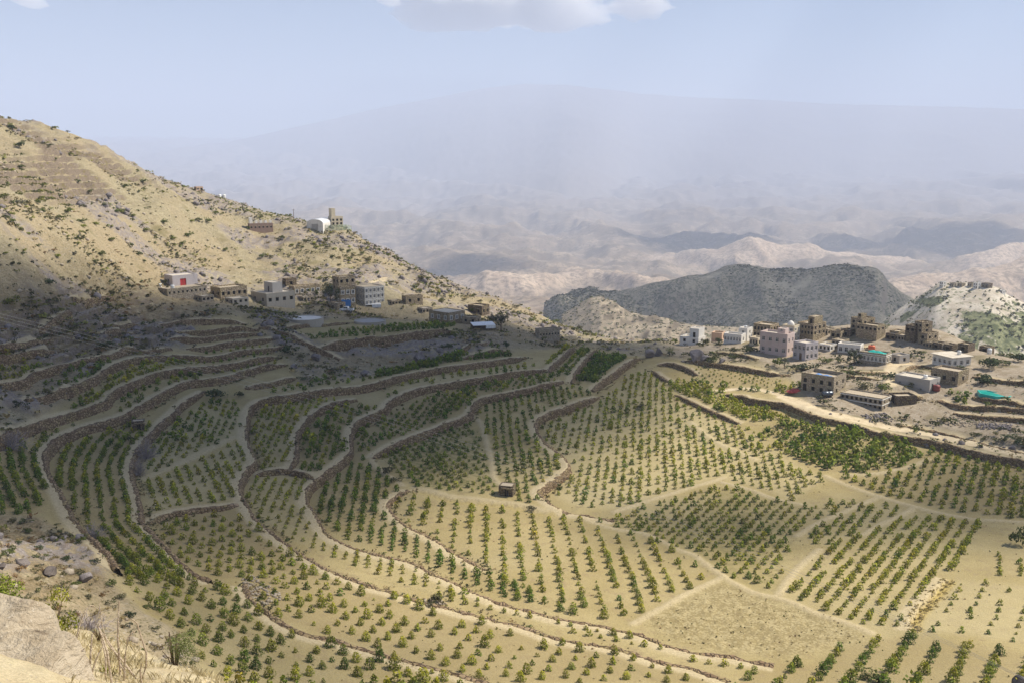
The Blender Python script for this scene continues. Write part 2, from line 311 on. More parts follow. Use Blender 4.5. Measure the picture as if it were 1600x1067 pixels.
# grass: dry straw on the hill, thin green weeds in some fields
WEEDM = np.zeros((NA, NR))
for poly, v in (([(596,712),(640,690),(735,655),(762,690),(776,760),(700,772),(640,758)], .9), ([(1040,850),(1130,756),(1240,790),(1240,850),(1215,930),(1130,895)], .45), ([(1340,835),(1420,800),(1525,815),(1500,880),(1400,850)], .45), ([(840,690),(1000,580),(1060,640),(1000,760),(900,770)], .3)):
    WEEDM = np.maximum(WEEDM, v*_blur(inpoly(PX+_n1*12, PY+_n2*10, poly).astype(float), 5))
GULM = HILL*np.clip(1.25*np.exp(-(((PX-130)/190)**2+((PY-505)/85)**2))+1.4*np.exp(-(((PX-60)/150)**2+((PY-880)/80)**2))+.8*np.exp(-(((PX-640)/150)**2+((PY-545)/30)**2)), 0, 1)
PATCH = [(1000,966),(1128,906),(1170,930),(1250,950),(1340,985),(1350,1002),(1240,1028),(1130,1018),(1040,998)]
PATCHM = _blur(inpoly(PX+_n1*10, PY+_n2*6, PATCH).astype(float), 3)
GZ += PATCHM*np.abs(fbm(GX/1.1, GY/1.1, 2, 40))*0.30
def tz(x, y): return _bil(GZ, x, y)
def ground_px(px, py, dz=0.0, rmin=45): return hit(px, py, dz, GZ, rmin)

FIELDS = [
([(-20,740),(15,692),(60,690),(68,720),(74,760),(60,800),(30,812),(-20,800)], ('off','beta',1), 1.9, 1.25, 1.5, .15, 'field edge by the hill'),
([(74,748),(84,704),(128,684),(212,652),(236,668),(204,715),(201,740),(210,800),(238,850),(310,912),(285,925),(200,905),(130,838),(108,795)], ('off','gamma',1), 2.1, 1.25, 1.3, .35, 'long curved field'),
([(20,682),(60,664),(140,642),(180,617),(240,592),(330,577),(330,588),(260,604),(200,640),(130,658),(85,680),(68,705),(66,720),(40,700)], ('off','beta',1), 2.6, 2.6, 1.5, .15, 'sparse double row'),
([(90,645),(150,602),(180,578),(232,562),(310,562),(320,568),(260,576),(200,598),(172,622),(120,640)], ('off','alpha',1), 2.2, 1.6, 1.7, .45, ''),
([(52,622),(70,592),(110,572),(172,557),(174,572),(120,602),(66,622)], ('off','eps',1), 2.4, 2.0, 1.5, .2, ''),
([(-20,575),(62,562),(62,575),(35,594),(-20,596)], ('off','delta',1), 2.0, 1.7, 1.8, .45, ''),
([(-20,552),(50,545),(40,553),(-20,566)], ('off','a6',1), 2.0, 2.0, 1.5, .3, ''),
([(232,692),(262,664),(302,640),(332,616),(384,640),(380,680),(345,695),(228,742)], ('dir',(320,650),(262,740)), 1.7, 2.2, 1.35, .3, ''),
([(226,750),(345,702),(376,690),(390,715),(370,750),(368,785),(240,798),(222,790)], ('dir',(238,748),(252,794)), 1.95, 2.3, 1.25, .6, ''),
([(245,812),(368,798),(450,858),(640,936),(900,1004),(1130,1062),(1100,1067),(780,1067),(610,1022),(432,963),(396,930),(388,905),(330,900),(262,858)], ('dir',(250,812),(620,1000)), 2.75, 2.75, 1.45, .6, 'pale curved field'),
([(196,905),(330,916),(376,920),(428,978),(600,1034),(745,1067),(760,1110),(380,1110),(300,1010),(215,945)], ('dir',(330,916),(560,1060)), 2.55, 2.6, 1.55, .35, 'lowest front terrace'),
([(392,742),(478,748),(468,780),(496,818),(538,852),(640,880),(760,936),(940,980),(1200,1037),(1150,1052),(1000,1013),(690,937),(460,846),(400,805),(384,780),(384,752)], ('dir',(438,748),(412,806)), 1.9, 1.9, 1.05, .85, 'narrow yellow field'),
([(393,642),(420,626),(500,622),(540,624),(488,646),(462,672),(452,726),(402,732),(402,715),(392,690)], ('dir',(458,662),(420,726)), 1.6, 1.9, 1.35, .6, ''),
([(468,695),(488,658),(530,632),(590,634),(600,640),(556,656),(545,680),(543,700),(498,740),(470,740)], ('dir',(500,660),(470,740)), 1.7, 1.9, 1.6, .25, ''),
([(555,682),(570,658),(620,638),(680,613),(760,597),(845,583),(875,588),(830,602),(750,619),(735,638),(690,657),(580,703),(556,704)], ('dir',(700,610),(660,660)), 1.75, 2.2, 1.6, .2, ''),
([(502,750),(548,710),(578,712),(588,728),(632,762),(606,780),(606,800),(690,855),(760,893),(930,966),(780,930),(640,868),(540,840),(502,805),(488,780)], ('dir',(580,720),(566,800)), 2.0, 1.7, 1.35, .15, 'dark green field'),
([(592,714),(640,692),(733,657),(748,680),(762,720),(772,760),(778,778),(650,760),(612,735)], ('dir',(650,690),(720,770)), 1.8, 2.4, 1.3, .2, ''),
([(748,640),(762,627),(850,604),(900,602),(930,616),(865,638),(836,655),(838,680),(878,715),(882,730),(842,765),(848,780),(866,795),(800,785),(778,740),(764,690)], ('dir',(780,640),(785,740)), 1.8, 2.7, 1.35, .25, ''),
([(614,784),(640,769),(800,797),(880,806),(960,832),(1040,854),(1098,884),(1120,902),(980,970),(880,953),(760,898),(690,846),(618,800)], ('dir',(800,800),(803,930)), 2.9, 2.7, 1.4, .6, 'sandy middle field'),
([(884,735),(846,682),(846,662),(880,648),(935,623),(985,585),(1015,577),(1058,620),(1150,668),(1230,718),(1290,748),(1240,782),(1130,745),(960,797),(900,788),(862,770)], ('dir',(1000,650),(992,760)), 1.8, 2.9, 1.4, .5, ''),
([(884,806),(960,806),(1130,757),(1250,792),(1368,782),(1340,828),(1238,848),(1212,930),(1130,897),(1088,868),(1040,852),(960,830)], ('dir',(1200,800),(1110,879)), 1.9, 2.3, 1.3, .42, 'weedy plot'),
([(1234,930),(1250,890),(1285,856),(1350,832),(1425,802),(1530,817),(1525,860),(1490,888),(1466,902),(1426,950),(1416,982),(1362,983)], ('dir',(1392,893),(1356,937)), 2.1, 1.6, 1.2, .65, 'slanting close rows'),
([(1292,750),(1300,742),(1345,746),(1440,728),(1458,694),(1600,724),(1720,748),(1720,820),(1600,812),(1480,798),(1382,774)], ('dir',(1500,716),(1480,768)), 1.95, 2.7, 1.5, .42, ''),
([(1494,905),(1600,915),(1720,930),(1720,1010),(1600,1005),(1440,985),(1432,965)], ('dir',(1560,900),(1510,990)), 3.2, 3.0, 1.0, .35, 'wide bare field'),
([(1530,866),(1545,862),(1610,880),(1610,905),(1545,898)], ('dir',(1560,866),(1560,900)), 3.0, 1.8, 1.2, .5, ''),
([(1180,1037),(1270,1034),(1330,1004),(1420,992),(1600,1020),(1720,1030),(1720,1110),(1120,1110)], ('dir',(1440,1000),(1400,1060)), 3.6, 2.25, 1.5, .3, 'big leafy rows'),
([(1020,579),(1050,592),(1130,614),(1160,620),(1215,645),(1226,654),(1160,658),(1062,614)], ('dir',(1080,600),(1150,640)), 1.8, 1.6, 1.8, .55, ''),
([(1088,572),(1200,585),(1235,592),(1200,608),(1130,600),(1082,588)], ('dir',(1100,575),(1130,600)), 1.7, 2.2, .75, .25, ''),
([(1060,592),(1100,597),(1200,612),(1250,598),(1255,604),(1215,617),(1140,612)], ('dir',(1090,592),(1180,612)), 2.4, 1.7, 1.7, .3, ''),
([(640,592),(850,566),(852,574),(640,607),(600,625)], ('off','iota',1), 3.0, 2.6, 1.5, .3, ''),
([(588,598),(640,580),(725,566),(800,556),(800,548),(725,553),(640,568),(580,590)], ('off','b9',1), 1.7, 1.3, 1.9, .05, ''),
([(410,622),(520,606),(590,596),(590,588),(480,598),(420,612)], ('off','b9',1), 2.2, 2.4, 1.5, .4, ''),
([(480,532),(520,516),(640,508),(708,504),(710,512),(600,524),(510,533)], ('off','chi',1), 2.6, 1.9, 1.5, .2, ''),
([(856,574),(895,543),(889,540),(848,570)], ('off','nu',1), 2.0, 1.5, 1.6, .85, ''),
([(868,590),(890,592),(924,549),(912,545),(890,560)], ('off','xi',1), 2.1, 1.5, 1.5, .35, ''),
([(902,592),(926,552),(970,546),(985,556),(960,576),(928,602)], ('off','omi',1), 1.7, 1.5, 2.1, .0, ''),
([(846,596),(870,592),(890,596),(870,600),(780,614),(760,614)], ('off','kappa',1), 2.0, 2.0, 1.5, .15, ''),
([(270,570),(400,550),(438,548),(400,560),(320,572)], ('off','alpha',1), 2.2, 2.2, 1.2, .3, ''),
([(300,590),(440,560),(440,566),(350,586)], ('off','beta',1), 2.2, 2.2, 1.1, .3, ''),
([(300,554),(440,534),(440,540),(330,556)], ('off','eps',1), 2.2, 2.4, 1.2, .3, ''),
([(1480,615),(1520,615),(1590,634),(1560,633),(1490,630)], ('dir',(1490,620),(1560,632)), 3.0, 2.4, 2.0, .25, ''),
([(1196,672),(1232,657),(1330,668),(1400,682),(1442,702),(1446,714),(1400,733),(1350,739),(1300,738),(1240,716)], ('dir',(1240,690),(1340,735)), 2.1, 2.0, 2.3, .27, ''),
([(1258,846),(1352,794),(1378,784),(1424,799),(1350,831),(1284,855)], ('dir',(1392,793),(1356,837)), 2.1, 1.7, 1.25, .5, ''),
([(1150,668),(1196,672),(1240,716),(1285,742),(1235,718)], ('dir',(1160,670),(1240,720)), 1.9, 2.3, 1.6, .6, ''),
]
PLOTS = [f[0] for f in FIELDS]
# ------------------------------------------------------------------ mesh and material helpers
def mesh_np(name, V, F, mat=None, smooth=False, fattr=None, cattr=None):
    V = np.asarray(V, np.float32); F = np.asarray(F, np.int32); k = F.shape[1]
    me = bpy.data.meshes.new(name); me.vertices.add(len(V)); me.vertices.foreach_set('co', V.ravel())
    me.loops.add(F.size); me.loops.foreach_set('vertex_index', F.ravel())
    me.polygons.add(len(F)); me.polygons.foreach_set('loop_start', np.arange(0, F.size, k, dtype=np.int32))
    try: me.polygons.foreach_set('loop_total', np.full(len(F), k, np.int32))
    except Exception: pass
    if smooth: me.polygons.foreach_set('use_smooth', np.ones(len(F), bool))
    me.update(calc_edges=True)
    for nme, arr in (fattr or {}).items():
        a = me.attributes.new(nme, 'FLOAT', 'POINT'); a.data.foreach_set('value', np.asarray(arr, np.float32).ravel())
    if cattr is not None:
        a = me.attributes.new('Col', 'FLOAT_COLOR', 'POINT'); c = np.ones((len(V), 4), np.float32); c[:, :3] = cattr; a.data.foreach_set('color', c.ravel())
    if mat: me.materials.append(mat)
    return me
def link(name, me, parent=None, loc=None, rotz=None, **props):
    o = bpy.data.objects.new(name, me); COL.objects.link(o)
    if parent: o.parent = parent
    if loc is not None: o.location = loc
    if rotz is not None: o.rotation_euler = (0, 0, rotz)
    for k, v in props.items(): o[k] = v
    return o
class MB:
    """collects quads/triangles, built as one mesh (several materials allowed)"""
    def __init__(s): s.v = []; s.f = []; s.m = []
    def add(s, vs, fs, mi=0):
        n = len(s.v); s.v += [tuple(v) for v in vs]; s.f += [tuple(i+n for i in f) for f in fs]; s.m += [mi]*len(fs)
    def box(s, x0, x1, y0, y1, z0, z1, mi=0):
        s.add([(x0,y0,z0),(x1,y0,z0),(x1,y1,z0),(x0,y1,z0),(x0,y0,z1),(x1,y0,z1),(x1,y1,z1),(x0,y1,z1)],
              [(0,3,2,1),(4,5,6,7),(0,1,5,4),(1,2,6,5),(2,3,7,6),(3,0,4,7)], mi)
    def tube(s, P, rad, n=6, mi=0, cap=True):
        P = [Vector(p) for p in P]; rad = rad if isinstance(rad, (list, tuple)) else [rad]*len(P); vs = []; fs = []
        for i, p in enumerate(P):
            d = (P[min(i+1, len(P)-1)]-P[max(i-1, 0)]).normalized()
            a = d.cross(Vector((0, 0, 1))) if abs(d.z) < 0.95 else d.cross(Vector((1, 0, 0))); a.normalize(); b = d.cross(a)
            for k in range(n):
                t = 2*math.pi*k/n; vs.append(p+(a*math.cos(t)+b*math.sin(t))*rad[i])
        for i in range(len(P)-1):
            for k in range(n): fs.append((i*n+k, i*n+(k+1)%n, (i+1)*n+(k+1)%n, (i+1)*n+k))
        if cap: fs += [tuple(range(n))[::-1], tuple(range((len(P)-1)*n, len(P)*n))]
        s.add(vs, fs, mi)
    def lathe(s, prof, n=16, mi=0, c=(0, 0)):
        vs = []; fs = []
        for r, z in prof:
            for k in range(n): t = 2*math.pi*k/n; vs.append((c[0]+r*math.cos(t), c[1]+r*math.sin(t), z))
        for i in range(len(prof)-1):
            for k in range(n): fs.append((i*n+k, i*n+(k+1)%n, (i+1)*n+(k+1)%n, (i+1)*n+k))
        fs += [tuple(range(n))[::-1], tuple(range((len(prof)-1)*n, len(prof)*n))]
        s.add(vs, fs, mi)
    def mesh(s, name, mats, smooth=False):
        me = bpy.data.meshes.new(name); me.from_pydata(s.v, [], s.f)
        for m in (mats if isinstance(mats, (list, tuple)) else [mats]): me.materials.append(m)
        me.polygons.foreach_set('material_index', s.m)
        if smooth: me.polygons.foreach_set('use_smooth', [True]*len(s.f))
        me.update(); return me
    def build(s, name, mats, parent=None, smooth=False, **kw): return link(name, s.mesh(name, mats, smooth), parent, **kw)
class NT:
    def __init__(s, name, rough=0.9, spec=0.2):
        s.m = bpy.data.materials.new(name); s.m.use_nodes = True; s.t = s.m.node_tree; s.n = s.t.nodes; s.l = s.t.links
        s.b = s.n['Principled BSDF']; s.b.inputs['Roughness'].default_value = rough; s.b.inputs['Specular IOR Level'].default_value = spec
        s.out = s.n['Material Output']
    def set(s, sock, v):
        if isinstance(v, bpy.types.NodeSocket): s.l.new(v, sock)
        elif isinstance(v, (tuple, list)) and sock.type == 'RGBA': sock.default_value = (*v[:3], 1)
        else: sock.default_value = v
    def coord(s, which='pos'):
        if which == 'pos': return s.n.new('ShaderNodeNewGeometry').outputs['Position']
        return s.n.new('ShaderNodeTexCoord').outputs[which]
    def noise(s, co, scale, detail=4, rough=0.55, dist=0.0, out='Fac'):
        x = s.n.new('ShaderNodeTexNoise'); s.set(x.inputs['Vector'], co); x.inputs['Scale'].default_value = scale
        x.inputs['Detail'].default_value = detail; x.inputs['Roughness'].default_value = rough; x.inputs['Distortion'].default_value = dist
        return x.outputs[out]
    def vor(s, co, scale, feature='F1', out='Distance', rnd=1.0):
        x = s.n.new('ShaderNodeTexVoronoi'); x.feature = feature; s.set(x.inputs['Vector'], co); x.inputs['Scale'].default_value = scale
        x.inputs['Randomness'].default_value = rnd; return x.outputs[out]
    def ramp(s, f, lo, hi, a=0.0, b=1.0):
        x = s.n.new('ShaderNodeMapRange'); x.interpolation_type = 'SMOOTHSTEP'; s.set(x.inputs['Value'], f)
        for i, v in zip(('From Min', 'From Max', 'To Min', 'To Max'), (lo, hi, a, b)): x.inputs[i].default_value = v
        return x.outputs['Result']
    def mix(s, f, a, b, mode='MIX'):
        x = s.n.new('ShaderNodeMix'); x.data_type = 'RGBA'; x.blend_type = mode
        s.set(x.inputs[0], f); s.set(x.inputs[6], a); s.set(x.inputs[7], b); return x.outputs[2]
    def math(s, op, a, b=0.0):
        x = s.n.new('ShaderNodeMath'); x.operation = op; s.set(x.inputs[0], a); s.set(x.inputs[1], b); return x.outputs[0]
    def attr(s, name, out='Fac'):
        x = s.n.new('ShaderNodeAttribute'); x.attribute_name = name; return x.outputs[out]
    def vscale(s, v, k):
        x = s.n.new('ShaderNodeMapping'); s.set(x.inputs['Vector'], v); x.inputs['Scale'].default_value = k; return x.outputs[0]
    def color(s, c): s.set(s.b.inputs['Base Color'], c); return s
    def bump(s, h, strength=0.5, dist=0.1):
        x = s.n.new('ShaderNodeBump'); x.inputs['Strength'].default_value = strength; x.inputs['Distance'].default_value = dist
        s.set(x.inputs['Height'], h); s.l.new(x.outputs[0], s.b.inputs['Normal']); return s
    def sep(s, v, i):
        x = s.n.new('ShaderNodeSeparateXYZ'); s.set(x.inputs[0], v); return x.outputs[i]
    def value(s, c, f, lo, hi):
        """multiply colour by a value running from lo to hi with f"""
        return s.mix(1.0, c, s.mix(s.ramp(f, 0.25, 0.75), (lo,)*3, (hi,)*3), 'MULTIPLY')
# ------------------------------------------------------------------ ground material
def ground_material():
    t = NT('ground_earth', 0.95, 0.1); P = t.coord()
    n1 = t.noise(P, 0.10, 5); n2 = t.noise(P, 0.55, 5); n3 = t.noise(P, 2.6, 4, 0.65); n4 = t.noise(P, 0.03, 3)
    soil = t.mix(t.ramp(n1, .3, .7), (.345,.275,.125), (.425,.345,.175)); soil = t.mix(t.ramp(n2, .5, .75), soil, (.32,.245,.135))
    soil = t.mix(t.math('MULTIPLY', t.ramp(n3, .50, .68), .55), soil, (.265,.215,.10)); soil = t.mix(t.math('MULTIPLY', t.ramp(n4, .48, .66), .45), soil, (.36,.305,.17)); soil = t.mix(t.math('MULTIPLY', t.ramp(t.noise(P, 5.5, 3, .7), .60, .72), .6), soil, (.47,.40,.265))
    weed = t.mix(t.ramp(n3, .35, .65), (.13,.135,.045), (.30,.25,.11))
    soil = t.mix(t.math('MULTIPLY', t.attr('weed'), t.ramp(n2, .36, .62)), soil, weed)
    vor = t.math('ADD', t.vor(P, 2.4), t.math('MULTIPLY', t.math('SUBTRACT', n2, .5), 1.4)); tuft = t.mix(t.ramp(vor, .2, .7), (.43,.355,.20), (.25,.20,.095))
    soil = t.mix(t.math('MULTIPLY', t.attr('patch'), .75), soil, tuft)
    soil = t.mix(t.ramp(t.attr('plot'), .0, 1.0, 0.0, .55), soil, (.29,.225,.115)); soil = t.mix(t.ramp(t.attr('plot'), .0, -1.0, 0.0, .5), soil, (.47,.395,.225))
    straw = t.mix(t.ramp(n2, .35, .65), (.375,.325,.215), (.28,.24,.155)); straw = t.mix(t.ramp(n4, .4, .62), straw, (.35,.28,.18))
    straw = t.mix(t.math('MULTIPLY', t.ramp(t.noise(P, .9, 5, .75), .45, .62), .75), straw, (.27,.225,.15)); straw = t.mix(t.math('MULTIPLY', t.ramp(t.vor(P, 1.1), .30, .12), t.ramp(n2, .42, .58)), straw, (.40,.36,.31)); straw = t.mix(t.ramp(n3, .50, .66), straw, (.15,.13,.06)); straw = t.mix(t.ramp(n1, .56, .72), straw, (.20,.17,.09))
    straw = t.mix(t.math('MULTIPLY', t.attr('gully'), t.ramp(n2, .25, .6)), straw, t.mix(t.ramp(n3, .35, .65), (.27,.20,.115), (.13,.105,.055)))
    rock = t.mix(t.ramp(n3, .35, .65), (.15,.13,.125), (.31,.275,.25)); rock = t.mix(t.ramp(n2, .5, .7), rock, (.24,.19,.15))
    straw = t.mix(t.math('MULTIPLY', t.attr('rock'), t.ramp(t.math('ADD', n2, t.math('MULTIPLY', n3, .5)), .62, .78)), straw, rock)
    vill = t.mix(t.ramp(n2, .35, .65), (.36,.30,.225), (.27,.215,.15)); vill = t.mix(t.ramp(n3, .5, .7), vill, (.42,.37,.30)); vill = t.mix(t.ramp(n1, .5, .7), vill, (.19,.16,.085))
    c = t.mix(t.attr('field'), straw, soil); c = t.mix(t.attr('vill'), c, vill)
    stone = t.mix(t.ramp(n3, .35, .65), (.12,.095,.07), (.24,.19,.145)); stone = t.mix(t.ramp(n2, .5, .72), stone, (.17,.14,.06))
    nz = t.sep(t.n.new('ShaderNodeNewGeometry').outputs['True Normal'], 2)
    steep = t.math('MULTIPLY', t.ramp(nz, .80, .60), t.math('MAXIMUM', t.attr('field'), t.attr('terr')))
    c = t.mix(steep, c, stone)
    dry = t.mix(t.ramp(n3, .4, .6), (.50,.40,.15), (.34,.25,.10)); c = t.mix(t.attr('bank'), c, dry)
    c = t.mix(t.attr('path'), c, t.mix(t.ramp(n3, .4, .7), (.54,.45,.285), (.43,.345,.21)))
    c = t.mix(t.attr('road'), c, t.mix(t.ramp(n2, .4, .7), (.60,.50,.34), (.50,.40,.26)))
    c = t.value(c, t.noise(P, 7.0, 3, .7), .82, 1.14)
    t.color(c); t.bump(t.math('ADD', n3, t.math('MULTIPLY', t.noise(P, 9, 3), .4)), .55, .22); return t.m
M_GROUND = ground_material()
PLOTM = np.zeros((NA, NR)); _pr = np.random.default_rng(5)
for poly in PLOTS: PLOTM[inpoly(PX, PY, poly)] = _pr.uniform(-1, 1)
PLOTM = _blur(PLOTM, 2)
V = np.stack([GX.ravel(), GY.ravel(), GZ.ravel()], 1)
ii = (np.arange(NA-1)[:, None]*NR + np.arange(NR-1)[None]).ravel()
F = np.stack([ii, ii+1, ii+NR+1, ii+NR], 1)
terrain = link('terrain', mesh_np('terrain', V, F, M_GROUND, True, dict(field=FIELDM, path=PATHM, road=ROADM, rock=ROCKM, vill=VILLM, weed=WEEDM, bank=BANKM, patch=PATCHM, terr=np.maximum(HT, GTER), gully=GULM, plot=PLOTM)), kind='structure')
# ------------------------------------------------------------------ dry-stone terrace walls
def stone_material(name, dark, light, scale=2.2, mortar=(.075,.06,.045)):
    t = NT(name, 0.92, 0.15); P = t.coord(); Ps = t.vscale(P, (1, 1, 1.5))
    cell = t.vor(Ps, scale, out='Color'); edge = t.vor(Ps, scale, 'DISTANCE_TO_EDGE'); n = t.noise(P, 0.45, 4); nf = t.noise(P, 6, 4, .7)
    c = t.mix(t.sep(cell, 0), dark, light); c = t.mix(t.ramp(n, .45, .7), c, tuple(x*0.62+y*0.12 for x, y in zip(light, (.8, .7, .2))))
    c = t.mix(t.ramp(edge, .12, .02), c, mortar); c = t.value(c, nf, .75, 1.2)
    t.color(c); t.bump(t.math('ADD', t.ramp(edge, 0, .22), t.math('MULTIPLY', nf, .4)), .9, .14); return t.m
M_WALL = stone_material('dry_stone', (.185,.122,.072), (.37,.27,.165), 1.35, (.10,.068,.042))
def build_wall(key, H, label):
    Q = LW[key]; hh = LW[key+'_h']; T = np.gradient(Q[:, :2], axis=0); T /= np.linalg.norm(T, axis=1)[:, None]+1e-9
    Nn = np.stack([-T[:, 1], T[:, 0]], 1)            # to the high side
    top = tz(Q[:, 0]+Nn[:, 0]*0.9, Q[:, 1]+Nn[:, 1]*0.9); low = tz(Q[:, 0]-Nn[:, 0]*1.0, Q[:, 1]-Nn[:, 1]*1.0)
    k = np.ones(5)/5; sm = lambda a: np.convolve(np.pad(a, 2, 'edge'), k, 'valid')
    top = sm(top)+0.06+.16*fbm(Q[:, 0]/1.8, Q[:, 1]/1.8, 3, 88); low = np.minimum(sm(low)-0.35, top-0.3)
    n = len(Q); rows = []
    prof = [(0.75, 0, -.28), (0.25, 0, .02), (-0.22, 0, .0), (-0.36, .22, 0), (-0.46, .45, 0), (-0.56, .7, 0), (-0.75, 1, 0)]
    rs = np.random.default_rng(len(key)*31+n)
    for s, f, dz in prof:
        j = rs.normal(0, .10, n); jz = rs.normal(0, .09, n)
        rows.append(np.stack([Q[:, 0]+Nn[:, 0]*(s+j), Q[:, 1]+Nn[:, 1]*(s+j), top+(low-top)*f+dz+jz], 1))
    V = np.stack(rows, 1).reshape(-1, 3); m = len(prof); c = V.mean(0); c[2] = V[:, 2].min(); V = V-c
    i = (np.arange(n-1)[:, None]*m + np.arange(m-1)[None]).ravel(); F = np.stack([i, i+1, i+m+1, i+m], 1)
    return link('terrace_wall', mesh_np('terrace_wall', V, F, M_WALL), None, c, label=label, category='wall', group='dry-stone terrace walls', kind='thing')
for key, (H, label, pts) in LINES.items():
    if label: build_wall(key, H, label)
# ------------------------------------------------------------------ the valley and the hills beyond
NA2, NR2 = 680, 370
A2 = np.linspace(R(-41), R(41), NA2); R2 = np.exp(np.linspace(math.log(560), math.log(24000), NR2))
FX = np.sin(A2)[:, None]*R2[None]; FY = np.cos(A2)[:, None]*R2[None]; RR = np.broadcast_to(R2[None], FX.shape); AA = np.broadcast_to(A2[:, None], FX.shape)
def azim(px, py): dx, dy, dz = rays(px, py); return math.atan2(dx, dy)
def elev(px, py): dx, dy, dz = rays(px, py); return dz/math.hypot(dx, dy)
lr = np.log(R2)
valley = np.interp(lr, np.log([560, 800, 1200, 2000, 3200, 5000, 8000, 12000, 16000, 24000]), [-105, -135, -165, -230, -330, -400, -330, -120, 200, 500])
FZ = np.broadcast_to(valley[None], FX.shape).copy()
FZ += (ridged(FX/900, FY/900, 5, 51)-0.55)*np.clip(RR-1500, 0, 4500)*0.05 + fbm(FX/260, FY/260, 4, 52)*np.clip(RR, 0, 5000)*0.012
MASK = {}
def ridge(name, D, pts, near, far, wob=0.0, seed=1, rough=0.0):
    """a hill whose crest shows along the given pixels at range D, falling off towards and away from the viewer"""
    global FZ
    az = np.array([azim(*p) for p in pts]); el = np.array([elev(*p) for p in pts])
    crest = np.interp(AA, az, el)
    Dl = D*(1+wob*(vnoise(AA*14, AA*0+seed, seed)*2-1))
    zc = CAMZ+crest*Dl
    d = RR-Dl
    w = D*0.03
    h = zc - np.where(d < 0, near, far)*(np.sqrt(d*d+w*w)-w)
    h += rough*D*(ridged(FX/(D*.09), FY/(D*.09), 4, seed+3)-0.6)*np.clip(np.abs(d)/(D*.06), 0, 1)
    edge = np.minimum(sstep(az[0]-.012, az[0], AA), sstep(az[-1]+.012, az[-1], AA)); h = np.where(edge > 0, h*edge + (1-edge)*(-900), -9000)
    k = h > FZ; MASK[name] = k & (np.abs(d) < D*.5); FZ = np.maximum(FZ, h)
    for q in MASK:
        if q != name: MASK[q] = MASK[q] & ~k
ridge('great', 17500, [(-500,330),(0,290),(300,235),(480,195),(600,168),(690,152),(760,138),(820,132),(880,134),(960,142),(1000,148),(1100,154),(1200,157),(1300,163),(1500,168),(1600,171),(2100,185)], .20, .2, .04, 60, .006)
ridge('range3', 11000, [(-500,330),(0,300),(300,290),(500,305),(650,290),(800,300),(950,285),(1100,292),(1250,280),(1400,288),(1600,272),(2100,280)], .22, .25, .08, 61, .02)
ridge('range2', 7000, [(-500,350),(0,350),(400,345),(520,322),(580,328),(680,345),(800,350),(900,340),(1000,352),(1080,345),(1180,340),(1250,352),(1330,345),(1420,338),(1520,345),(1600,335),(2000,330)], .28, .3, .08, 62, .025)
ridge('range1', 4600, [(-300,400),(400,405),(620,400),(700,412),(780,408),(880,415),(960,408),(1030,402),(1080,392),(1120,388),(1150,376),(1172,371),(1200,378),(1230,384),(1262,380),(1290,392),(1330,398),(1400,405),(1470,412),(1500,400),(1545,392),(1580,380),(1620,376),(1900,380)], .42, .5, .05, 63, .045)
ridge('pale', 3000, [(560,450),(640,452),(700,440),(760,428),(800,432),(860,428),(905,420),(950,424),(1000,428),(1060,436),(1100,448),(1160,470)], .40, .5, .05, 64, .04)
ridge('farright', 2900, [(1380,440),(1420,432),(1480,428),(1540,418),(1600,405),(1700,400),(1900,410)], .45, .5, .05, 65, .025)
ridge('mesa', 1650, [(850,480),(868,470),(905,455),(925,452),(950,459),(1000,450),(1050,440),(1110,427),(1140,421),(1170,418),(1200,420),(1260,419),(1300,415),(1325,413),(1372,421),(1380,427),(1388,440),(1405,455),(1430,472),(1470,492),(1520,520)], .36, .6, .02, 66, .05)
ridge('knob', 1050, [(875,500),(900,484),(925,468),(942,462),(958,467),(975,480),(1000,489),(1030,492),(1050,497),(1085,508),(1130,514),(1180,516),(1260,512),(1330,516),(1400,520),(1470,530)], .33, .5, .02, 67, .010)
ridge('white', 900, [(1370,512),(1400,492),(1430,474),(1452,458),(1466,449),(1480,447),(1510,446),(1545,447),(1562,452),(1573,463),(1600,478),(1650,500),(1720,540)], .40, .55, .01, 68, .010)
FZ += fbm(FX/60, FY/60, 4, 70)*np.clip(RR*0.006, 0, 20)*np.where(RR < 4000, 1, .6)
# contour terraces on the near knob
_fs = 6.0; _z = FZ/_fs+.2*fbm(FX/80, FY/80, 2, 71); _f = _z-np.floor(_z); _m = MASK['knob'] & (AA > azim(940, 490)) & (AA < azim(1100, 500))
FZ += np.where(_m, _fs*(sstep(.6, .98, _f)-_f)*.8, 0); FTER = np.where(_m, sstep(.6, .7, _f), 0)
FPX_, FPY_ = project(FX, FY, FZ)
_w = MASK['white'].astype(float)
GREEN = _w*np.maximum(_blur(inpoly(FPX_+fbm(FX/30, FY/30, 3, 72)*14, FPY_+fbm(FX/30, FY/30, 3, 73)*6, [(1490,505),(1520,495),(1545,490),(1580,497),(1620,510),(1640,545),(1560,545),(1520,525),(1500,518)]).astype(float), 2),
   _blur(inpoly(FPX_, FPY_+fbm(FX/20, FY/20, 3, 74)*5, [(1420,476),(1445,463),(1475,465),(1480,472),(1460,480),(1435,478)]).astype(float), 1))
GREEN = np.maximum(GREEN, _w*sstep(.12, .3, fbm(FX/22, FY/22, 4, 75))*.55)
